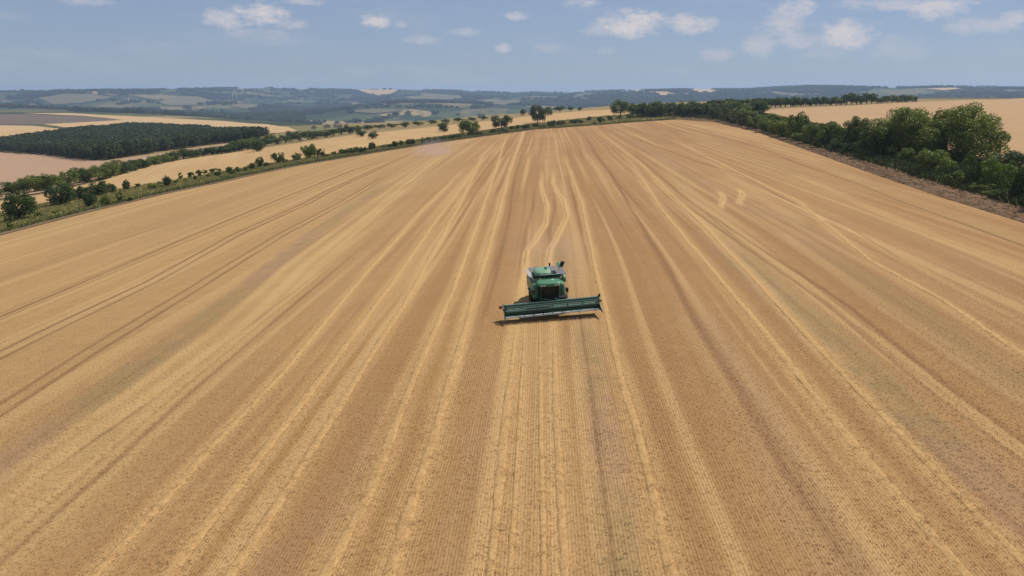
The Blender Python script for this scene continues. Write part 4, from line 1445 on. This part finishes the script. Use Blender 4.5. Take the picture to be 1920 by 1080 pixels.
def flap(p0, p1, p2, p3, mat, th=0.03, name='tank_flap'):
    P_ = [Vector(p) for p in (p0, p1, p2, p3)]
    n_ = (P_[1] - P_[0]).cross(P_[3] - P_[0]).normalized() * th
    vs = P_ + [p + n_ for p in P_]
    MB().add(vs, [(3, 2, 1, 0), (4, 5, 6, 7), (0, 1, 5, 4), (1, 2, 6, 5), (2, 3, 7, 6), (3, 0, 4, 7)]).build(name, mat, tank, 0.006)


flap((-1.33, 0.22, 3.62), (1.33, 0.22, 3.62), (1.62, -0.12, 4.02), (-1.62, -0.12, 4.02), mat_dgreen)
flap((1.33, 3.33, 3.62), (-1.33, 3.33, 3.62), (-1.62, 3.7, 4.06), (1.62, 3.7, 4.06), mat_steel)
flap((1.34, 0.25, 3.62), (1.34, 3.3, 3.62), (1.86, 3.6, 4.02), (1.86, -0.05, 4.02), mat_steel)
flap((-1.34, 3.3, 3.62), (-1.34, 0.25, 3.62), (-1.86, -0.05, 4.02), (-1.86, 3.6, 4.02), mat_steel)
MB().box((0.35, -0.14, 4.05), (2.2, 0.05, 0.06)).build('flap_highlight', mat_bright, tank, 0.008)  # bright bar painted in as the highlight along the front flap
# pale cover over half of the tank, and the filling spout
MB().super((-0.25, 2.0, 3.9), (1.75, 2.9, 0.75), 0.8, 0.6).build('tank_cover', mat_lgreen, tank, 0, True)
MB().tube((0.1, 1.9, 3.2), (0.1, 1.7, 4.48), 0.16, 0.14, 14).build('filling_spout', mat_gpaint, tank, 0.02)
# unloading auger folded back along one side
MB().tube((1.72, 0.5, 3.0), (1.80, 1.0, 3.62), 0.24, 0.22, 16).tube((1.80, 1.0, 3.62), (1.95, 5.9, 3.75), 0.20, 0.20, 16).build('unloading_auger', mat_gpaint, ch, 0.0, True)
MB().box((2.02, 3.6, 4.22), (0.30, 0.50, 0.62), Matrix.Rotation(R(24), 3, 'Y')).build('auger_spout', mat_black, ch, 0.03)
MB().box((2.18, 3.55, 4.24), (0.05, 0.56, 0.66), Matrix.Rotation(R(24), 3, 'Y')).build('spout_frame', mat_steel, ch, 0.01)
# cab
cab = MB().prism([(-1.95, 1.72), (-1.95, 1.95), (-0.5, 1.95), (-0.5, 1.72)], -0.95, 0.95).build('cab', mat_dgreen, ch, 0.02)
MB().prism([(-0.5, 1.95), (-0.5, 3.32), (-0.6, 3.32), (-0.62, 1.95)], -0.95, 0.95).build('cab_wall', mat_dgreen, cab)
# curved windscreen
vs, fs = [], []
nx_ = 10
for i in range(nx_ + 1):
    t = -1 + 2 * i / nx_
    bulge = 0.28 * (1 - t * t)
    vs += [(0.86 * t, -1.82 - bulge, 1.93), (0.90 * t, -1.98 - bulge, 2.55), (0.90 * t, -1.90 - bulge, 3.32)]
for i in range(nx_):
    for j in range(2):
        fs.append((i * 3 + j, i * 3 + 3 + j, i * 3 + 4 + j, i * 3 + 1 + j))
MB().add(vs, fs).build('windscreen', mat_glass, cab, 0, True)
for s in (-1, 1):
    MB().add([(s * 0.93, -1.84, 1.95), (s * 0.93, -0.55, 1.95), (s * 0.95, -0.55, 3.30), (s * 0.95, -1.92, 3.30)], [(0, 1, 2, 3)]).build('side_window', mat_glass, cab)
    MB().tube((s * 0.90, -1.86, 1.9), (s * 0.93, -1.94, 3.34), 0.05, 0.05, 8).build('pillar', mat_dgreen if s < 0 else mat_gpaint, cab)  # lighter green on the sunlit side, darker on the shaded: light painted in
    MB().tube((s * 0.95, -1.9, 3.15), (s * 1.62, -2.1, 2.95), 0.025, 0.025, 8).build('mirror_arm', mat_black, cab)
    MB().box((s * 1.66, -2.1, 2.72), (0.26, 0.10, 0.52)).build('mirror', mat_black, cab, 0.02)
roof = MB().super((0, -1.38, 3.46), (2.42, 2.05, 0.52), 0.55, 0.5).build('cab_roof', mat_gpaint, ch, 0, True)
for x in (-0.85, -0.55, 0.55, 0.85):
    MB().box((x, -2.40, 3.42), (0.20, 0.05, 0.09)).build('work_light', mat_lamp, roof, 0.01)
MB().tube((0.35, -1.3, 3.66), (0.35, -1.3, 3.80), 0.16, 0.12, 14).build('antenna_dome', mat_lamp, roof, 0.02)
MB().tube((-0.8, -0.6, 3.62), (-0.8, -0.6, 3.82), 0.07, 0.06, 12).build('beacon', mat_yellow, roof)
# corner panels beside the cab, steps and platform
for s in (-1, 1):
    MB().super((s * 1.25, -0.45, 2.4), (0.78, 1.25, 1.75), 0.5, 0.6).build('corner_panel', mat_gpaint, ch, 0, True)
MB().box((1.35, -1.25, 1.86), (0.78, 1.35, 0.06)).build('platform', mat_black, ch, 0.01)
lad = MB()
for s in (-.22, .22):
    lad.tube((1.78, -1.35 + s, 0.55), (1.74, -1.35 + s, 2.75), 0.022, 0.022, 8)
for z in (0.6, 0.9, 1.2, 1.5, 1.8):
    lad.box((1.77, -1.35, z), (0.14, 0.42, 0.03))
lad.build('ladder', mat_steel, ch)
# wheels
def wheel(x, y, rad, wd):
    hwd = wd / 2
    t = MB().lathe_x([(-hwd * .85, rad * .58), (-hwd, rad * .78), (-hwd * .9, rad * .93), (-hwd * .6, rad), (hwd * .6, rad), (hwd * .9, rad * .93), (hwd, rad * .78), (hwd * .85, rad * .58)], (x, y, rad), 36)
    n = 22
    for i in range(n):
        a = 2 * math.pi * i / n
        for s in (-1, 1):
            aa_ = a + (math.pi / n if s > 0 else 0)
            m_ = Matrix.Rotation(aa_, 3, 'X') @ Matrix.Rotation(s * R(28), 3, 'Z')
            cpos = Vector((x + s * hwd * .42, y, rad)) + Matrix.Rotation(aa_, 3, 'X') @ Vector((0, 0, rad * 1.0))
            t.box(cpos, (hwd * .95, 0.07, 0.09), m_)
    w_ = empty('wheel', (0, 0, 0))
    w_.parent = ch
    t.build('tyre', mat_rubber, w_, 0, False)
    MB().lathe_x([(-hwd * .8, rad * .59), (-hwd * .55, rad * .5), (-hwd * .3, rad * .15), (-hwd * .35, 0.0)], (x, y, rad), 28).lathe_x([(hwd * .8, rad * .59), (hwd * .55, rad * .5), (hwd * .3, rad * .15), (hwd * .35, 0.0)], (x, y, rad), 28).build('rim', mat_yellow, w_, 0, True)


for s in (-1, 1):
    wheel(s * 1.48, 0.25, 0.92, 0.72)
    wheel(s * 1.25, 4.6, 0.62, 0.48)
MB().tube((-1.3, 0.25, 0.92), (1.3, 0.25, 0.92), 0.14, 0.14, 12).tube((-1.1, 4.6, 0.62), (1.1, 4.6, 0.62), 0.09, 0.09, 12).build('axle', mat_black, ch)
# feeder house
MB().add([(-0.75, -0.3, 1.15), (0.75, -0.3, 1.15), (0.75, -0.3, 1.95), (-0.75, -0.3, 1.95), (-0.75, -2.4, 0.95), (0.75, -2.4, 0.95), (0.75, -2.4, 1.66), (-0.75, -2.4, 1.66)],
         [(0, 1, 2, 3), (4, 7, 6, 5), (0, 4, 5, 1), (1, 5, 6, 2), (2, 6, 7, 3), (3, 7, 4, 0)]).build('feeder_house', mat_dgreen, ch, 0.03)
for s in (-1, 1):
    MB().tube((s * 0.9, -0.4, 1.0), (s * 0.9, -2.3, 1.0), 0.06, 0.05, 10).build('lift_cylinder', mat_bright, ch)
hoses = MB()
for i in range(6):
    x = -0.62 + i * 0.22
    hoses.tube((x, -1.6, 1.95), (x + 0.08, -2.3, 1.86), 0.03, 0.03, 6)
hoses.build('hydraulic_hoses', mat_steel, ch)
# header
hd = MB().prism([(-3.30, 0.55), (-3.30, 1.42), (-3.40, 1.42), (-3.46, 0.62), (-3.9, 0.46), (-4.55, 0.44), (-4.55, 0.40), (-3.85, 0.40)], -HW, HW).build('header', mat_dgreen, ch, 0.012)
MB().box((0, -3.28, 1.47), (2 * HW, 0.17, 0.15)).build('top_beam', mat_teal, hd, 0.015)
for i in range(10):  # floor plates coloured bright and gapped to paint the broken sun glint
    x = -HW + 0.46 + i * 0.92
    MB().prism([(-4.56, 0.455), (-4.56, 0.47), (-4.92, 0.43), (-4.92, 0.415)], x - 0.41, x + 0.41).build('floor_glint_plate', mat_bright, hd)
kn = MB().box((0, -4.96, 0.40), (2 * HW, 0.07, 0.05))
for i in range(120):
    x = -HW + 0.04 + i * (2 * HW - 0.08) / 119
    kn.add([(x - .018, -4.98, .385), (x + .018, -4.98, .385), (x + .018, -4.98, .425), (x - .018, -4.98, .425), (x, -5.12, .40)], [(0, 1, 4), (1, 2, 4), (2, 3, 4), (3, 0, 4)])
kn.build('cutter_bar', mat_steel, hd)
# feed auger with flights winding in from both ends
au = MB().tube((-HW + .06, -3.85, 0.86), (HW - .06, -3.85, 0.86), 0.17, 0.17, 18)
for s in (-1, 1):
    vs, fs = [], []
    turns, n = 7, 7 * 20
    for i in range(n + 1):
        f_ = i / n
        x = s * (HW - 0.08 - f_ * (HW - 0.85))
        a = s * f_ * turns * 2 * math.pi
        for q in (0.165, 0.33):
            vs.append((x, -3.85 + q * math.cos(a), 0.86 + q * math.sin(a)))
    for i in range(n):
        fs.append((2 * i, 2 * i + 1, 2 * i + 3, 2 * i + 2))
    au.add(vs, fs)
au.build('feed_auger', mat_teal, hd)
RY, RZ, RR = -4.55, 1.34, 0.50
MB().tube((-HW + .15, RY, RZ), (HW - .15, RY, RZ), 0.085, 0.085, 12).build('reel_tube', mat_teal, hd)
for i in range(6):
    a = R(12) + i * math.pi / 3
    y, z = RY + RR * math.cos(a), RZ + RR * math.sin(a)
    bt = MB().tube((-HW + .16, y, z), (HW - .16, y, z), 0.035, 0.035, 8)
    bt.box((0, y, z - 0.05), (2 * HW - .4, 0.02, 0.10))
    for k in range(58):
        x = -HW + .22 + k * (2 * HW - .44) / 57
        bt.add([(x - .012, y, z - .02), (x + .012, y, z - .02), (x, y + .05, z - .24)], [(0, 1, 2)])
    bt.build('reel_bat', mat_teal if i in (1, 2, 3) else mat_dgreen, hd)
for k in range(7):
    x = -HW + .2 + k * (2 * HW - .4) / 6
    sp_ = MB()
    for i in range(6):
        a = R(12) + i * math.pi / 3
        b_ = R(12) + (i + 1) * math.pi / 3
        pa, pb = (x, RY + RR * math.cos(a), RZ + RR * math.sin(a)), (x, RY + RR * math.cos(b_), RZ + RR * math.sin(b_))
        sp_.tube((x, RY, RZ), pa, 0.022, 0.022, 6)
        sp_.tube(pa, pb, 0.016, 0.016, 6)
    sp_.build('reel_spider', mat_dgreen, hd)
for s in (-1, 1):
    MB().prism([(-3.2, 0.42), (-3.2, 1.62), (-3.7, 1.55), (-4.3, 1.05), (-5.05, 0.62), (-5.55, 0.36), (-5.5, 0.30), (-4.6, 0.32)], s * (HW + .005), s * (HW + .07)).build('end_plate', mat_dgreen, hd, 0.012)
    MB().add([(s * (HW + .02), -5.0, 0.35), (s * (HW + .14), -5.0, 0.35), (s * (HW + .14), -5.0, 0.72), (s * (HW + .02), -5.0, 0.78), (s * (HW + .07), -5.95, 0.30)],
             [(0, 1, 2, 3), (0, 4, 1), (1, 4, 2), (2, 4, 3), (3, 4, 0)]).build('crop_divider', mat_dgreen, hd, 0.01)
    MB().tube((s * (HW + .1), -3.3, 1.62), (s * (HW + .1), -4.55, 1.36), 0.055, 0.05, 8).tube((s * (HW + .1), -3.5, 0.9), (s * (HW + .1), -4.1, 1.40), 0.03, 0.03, 8).build('reel_arm', mat_dgreen, hd)
    MB().tube((s * (HW - .1), RY, RZ), (s * (HW + .2), RY, RZ), 0.12, 0.12, 12).build('reel_bearing', mat_black, hd)
MB().box((-HW - .35, -3.45, 1.35), (0.30, 0.12, 0.34)).tube((-HW - .35, -3.4, 1.3), (-HW - .02, -3.32, 1.35), 0.025, 0.025, 8).build('marker_plate', mat_red, hd, 0.01)
MB().box((HW + .22, -3.5, 1.72), (0.16, 0.12, 0.34)).box((HW + .2, -3.5, 1.46), (0.05, 0.05, 0.34)).build('marker_lamp', mat_black, hd, 0.01)
# chopper tail-board and rear lamps
MB().box((0, 6.55, 1.0), (2.3, 0.5, 0.12), Matrix.Rotation(R(-25), 3, 'X')).build('straw_chopper', mat_steel, ch, 0.02)
# the header is carried raised, close in front of the cab and tilted with the ground
hd.location = (0, 0.95, 0.30)
hd.rotation_euler = (0, R(-1.2), 0)
hd.scale = (1, 0.95, 0.9)
# stand it on the slope
YAWC = R(7)
g0 = at(1039, 602)
hx = Vector((math.cos(YAWC), math.sin(YAWC), 0))
fw = Vector((math.sin(YAWC), -math.cos(YAWC), 0))
pos = Vector((g0.x, g0.y, 0)) - fw * 3.75
e = 1.0
gxn = (float(H(pos.x + e, pos.y)) - float(H(pos.x - e, pos.y))) / (2 * e)
gyn = (float(H(pos.x, pos.y + e)) - float(H(pos.x, pos.y - e))) / (2 * e)
up = Vector((-gxn, -gyn, 1)).normalized()
xx_ = (hx - up * hx.dot(up)).normalized()
yy_ = up.cross(xx_)
M4 = Matrix((xx_, yy_, up)).transposed().to_4x4()
M4.translation = Vector((pos.x, pos.y, float(H(pos.x, pos.y)) + 0.0))
ch.matrix_world = M4 @ Matrix.Diagonal((0.92, 0.92, 0.84, 1))
# ---------------------------------------------------------------- far village and towers
mat_wall = mat_plain('lime_wall', (0.62, 0.57, 0.50), 0.9, 0, 0.1, 0.3, (0.4, 0.34, 0.27), 0.3)
mat_conc = mat_plain('weathered_concrete', (0.24, 0.24, 0.21), 0.9, 0, 0.1, 0.3, (0.2, 0.18, 0.14), 0.3)
mat_tile = mat_plain('clay_tile', (0.19, 0.12, 0.09), 0.9, 0, 0.1, 0.4, (0.18, 0.09, 0.06), 0.3)
mat_pane = mat_plain('window_pane', (0.03, 0.035, 0.04), 0.2, 0, 0.5, 0.1)


def house(px, py, w_, d_, h_, rot, label, group, cat='house'):
    p = at(px, py)
    o = empty('house', p)
    o.rotation_euler = (0, 0, rot)
    MB().box((0, 0, h_ / 2 - .5), (w_, d_, h_ + 1)).build('wall', mat_wall, o)
    rh = d_ * 0.38
    MB().add([(-w_ / 2 - .4, -d_ / 2 - .5, h_), (w_ / 2 + .4, -d_ / 2 - .5, h_), (w_ / 2 + .4, d_ / 2 + .5, h_), (-w_ / 2 - .4, d_ / 2 + .5, h_), (-w_ / 2 - .4, 0, h_ + rh), (w_ / 2 + .4, 0, h_ + rh)],
             [(0, 1, 5, 4), (2, 3, 4, 5), (0, 4, 3), (1, 2, 5), (0, 3, 2, 1)]).build('roof', mat_tile, o)
    for i in (-.28, .28):
        MB().box((i * w_, -d_ / 2 - .01, h_ * .55), (1.3, .06, 1.4)).build('window', mat_pane, o)
    tag(o, label, cat, group)


vr = np.random.RandomState(4)
for px, py in ((590, 243), (613, 241), (634, 239)):
    house(px, py, 6.5 + vr.rand(), 5.0, 2.4, vr.rand() * 3, 'small far house with a dull red roof among the village trees', 'houses of the far village')
for px, py in ((236, 187), (243, 186), (250, 188), (8, 191), (18, 193), (30, 200), (42, 202), (60, 199), (566, 186), (640, 172)):
    house(px, py, 24 + 10 * vr.rand(), 14, 7, vr.rand() * 1.0, 'tiny pale building on the far bluish hillside', 'buildings on the far hillside')
for px, lb in ((437, 'slimmer of two hazy pale towers standing in the valley'), (444, 'thicker of two hazy pale towers standing in the valley')):
    p = at(px, 197)
    dd = (p - cam.location).length
    hh_ = 20 / F * dd
    rw_ = (1.2 if px == 437 else 1.7) / F * dd
    o = empty('tower', p)
    MB().tube((0, 0, -2), (0, 0, hh_), rw_, rw_ * .85, 20).build('shaft', mat_conc, o, 0, True)
    MB().tube((0, 0, hh_), (0, 0, hh_ * 1.06), rw_ * 1.1, rw_ * .5, 20).build('cap', mat_conc, o)
    tag(o, lb, 'tower')
# ---------------------------------------------------------------- air
m = bpy.data.materials.new('haze_air')
m.use_nodes = True
nt = NT(m.node_tree)
pv = nt.n('ShaderNodeVolumePrincipled')
pv.inputs['Color'].default_value = (0.52, 0.70, 1.0, 1)
pv.inputs['Density'].default_value = HAZE_DENSITY
pv.inputs['Anisotropy'].default_value = 0.2
o_ = nt.n('ShaderNodeOutputMaterial')
nt.link(pv.outputs[0], o_.inputs['Volume'])
m.cycles.homogeneous_volume = True
zlo = float(min(v.co.z for v in ground.data.vertices)) - 1.0
hz = MB().box((0, 5000, (zlo + 110) / 2), (23000, 14000, 110 - zlo)).build('haze', m, None)
tag(hz, 'thin bluish summer haze over the land', kind='stuff')


def dust(px, py, sx, sy, sz, dens, col, label, rz=0.0, up=0.35):
    p = at(px, py)
    mt = bpy.data.materials.new('dust_air')
    mt.use_nodes = True
    nt = NT(mt.node_tree)
    co = obj_co(nt)
    ln = nt.n('ShaderNodeVectorMath', operation='LENGTH')
    nt.link(co, ln.inputs[0])
    nz = nt.noise(co, 2.2, 4, 0.6)
    f = nt.ramp(nt.math('ADD', ln.outputs['Value'], nt.math('MULTIPLY', nt.math('SUBTRACT', nz, 0.5), 0.9)), 0.15, 0.9, dens, 0.0)
    pv = nt.n('ShaderNodeVolumePrincipled')
    pv.inputs['Color'].default_value = (*col, 1)
    nt.link(f, pv.inputs['Density'])
    o_ = nt.n('ShaderNodeOutputMaterial')
    nt.link(pv.outputs[0], o_.inputs['Volume'])
    bm = bmesh.new()
    bmesh.ops.create_icosphere(bm, subdivisions=3, radius=1.0)
    me = bpy.data.meshes.new('dust_cloud')
    bm.to_mesh(me)
    bm.free()
    me.materials.append(mt)
    o = bpy.data.objects.new('dust_cloud', me)
    C.objects.link(o)
    o.location = (p.x, p.y, p.z + sz * up)
    o.scale = (sx, sy, sz)
    o.rotation_euler = (0, 0, rz)
    tag(o, label, kind='stuff')


dust(1045, 485, 7, 16, 2.6, 0.012, (0.82, 0.72, 0.68), 'thin chaff dust hanging behind the combine harvester', 0, 0.3)
dust(815, 292, 11, 20, 5.5, 0.022, (0.78, 0.66, 0.72), 'pinkish dust hanging over the far part of the stubble field')
print('objects', len(bpy.data.objects))
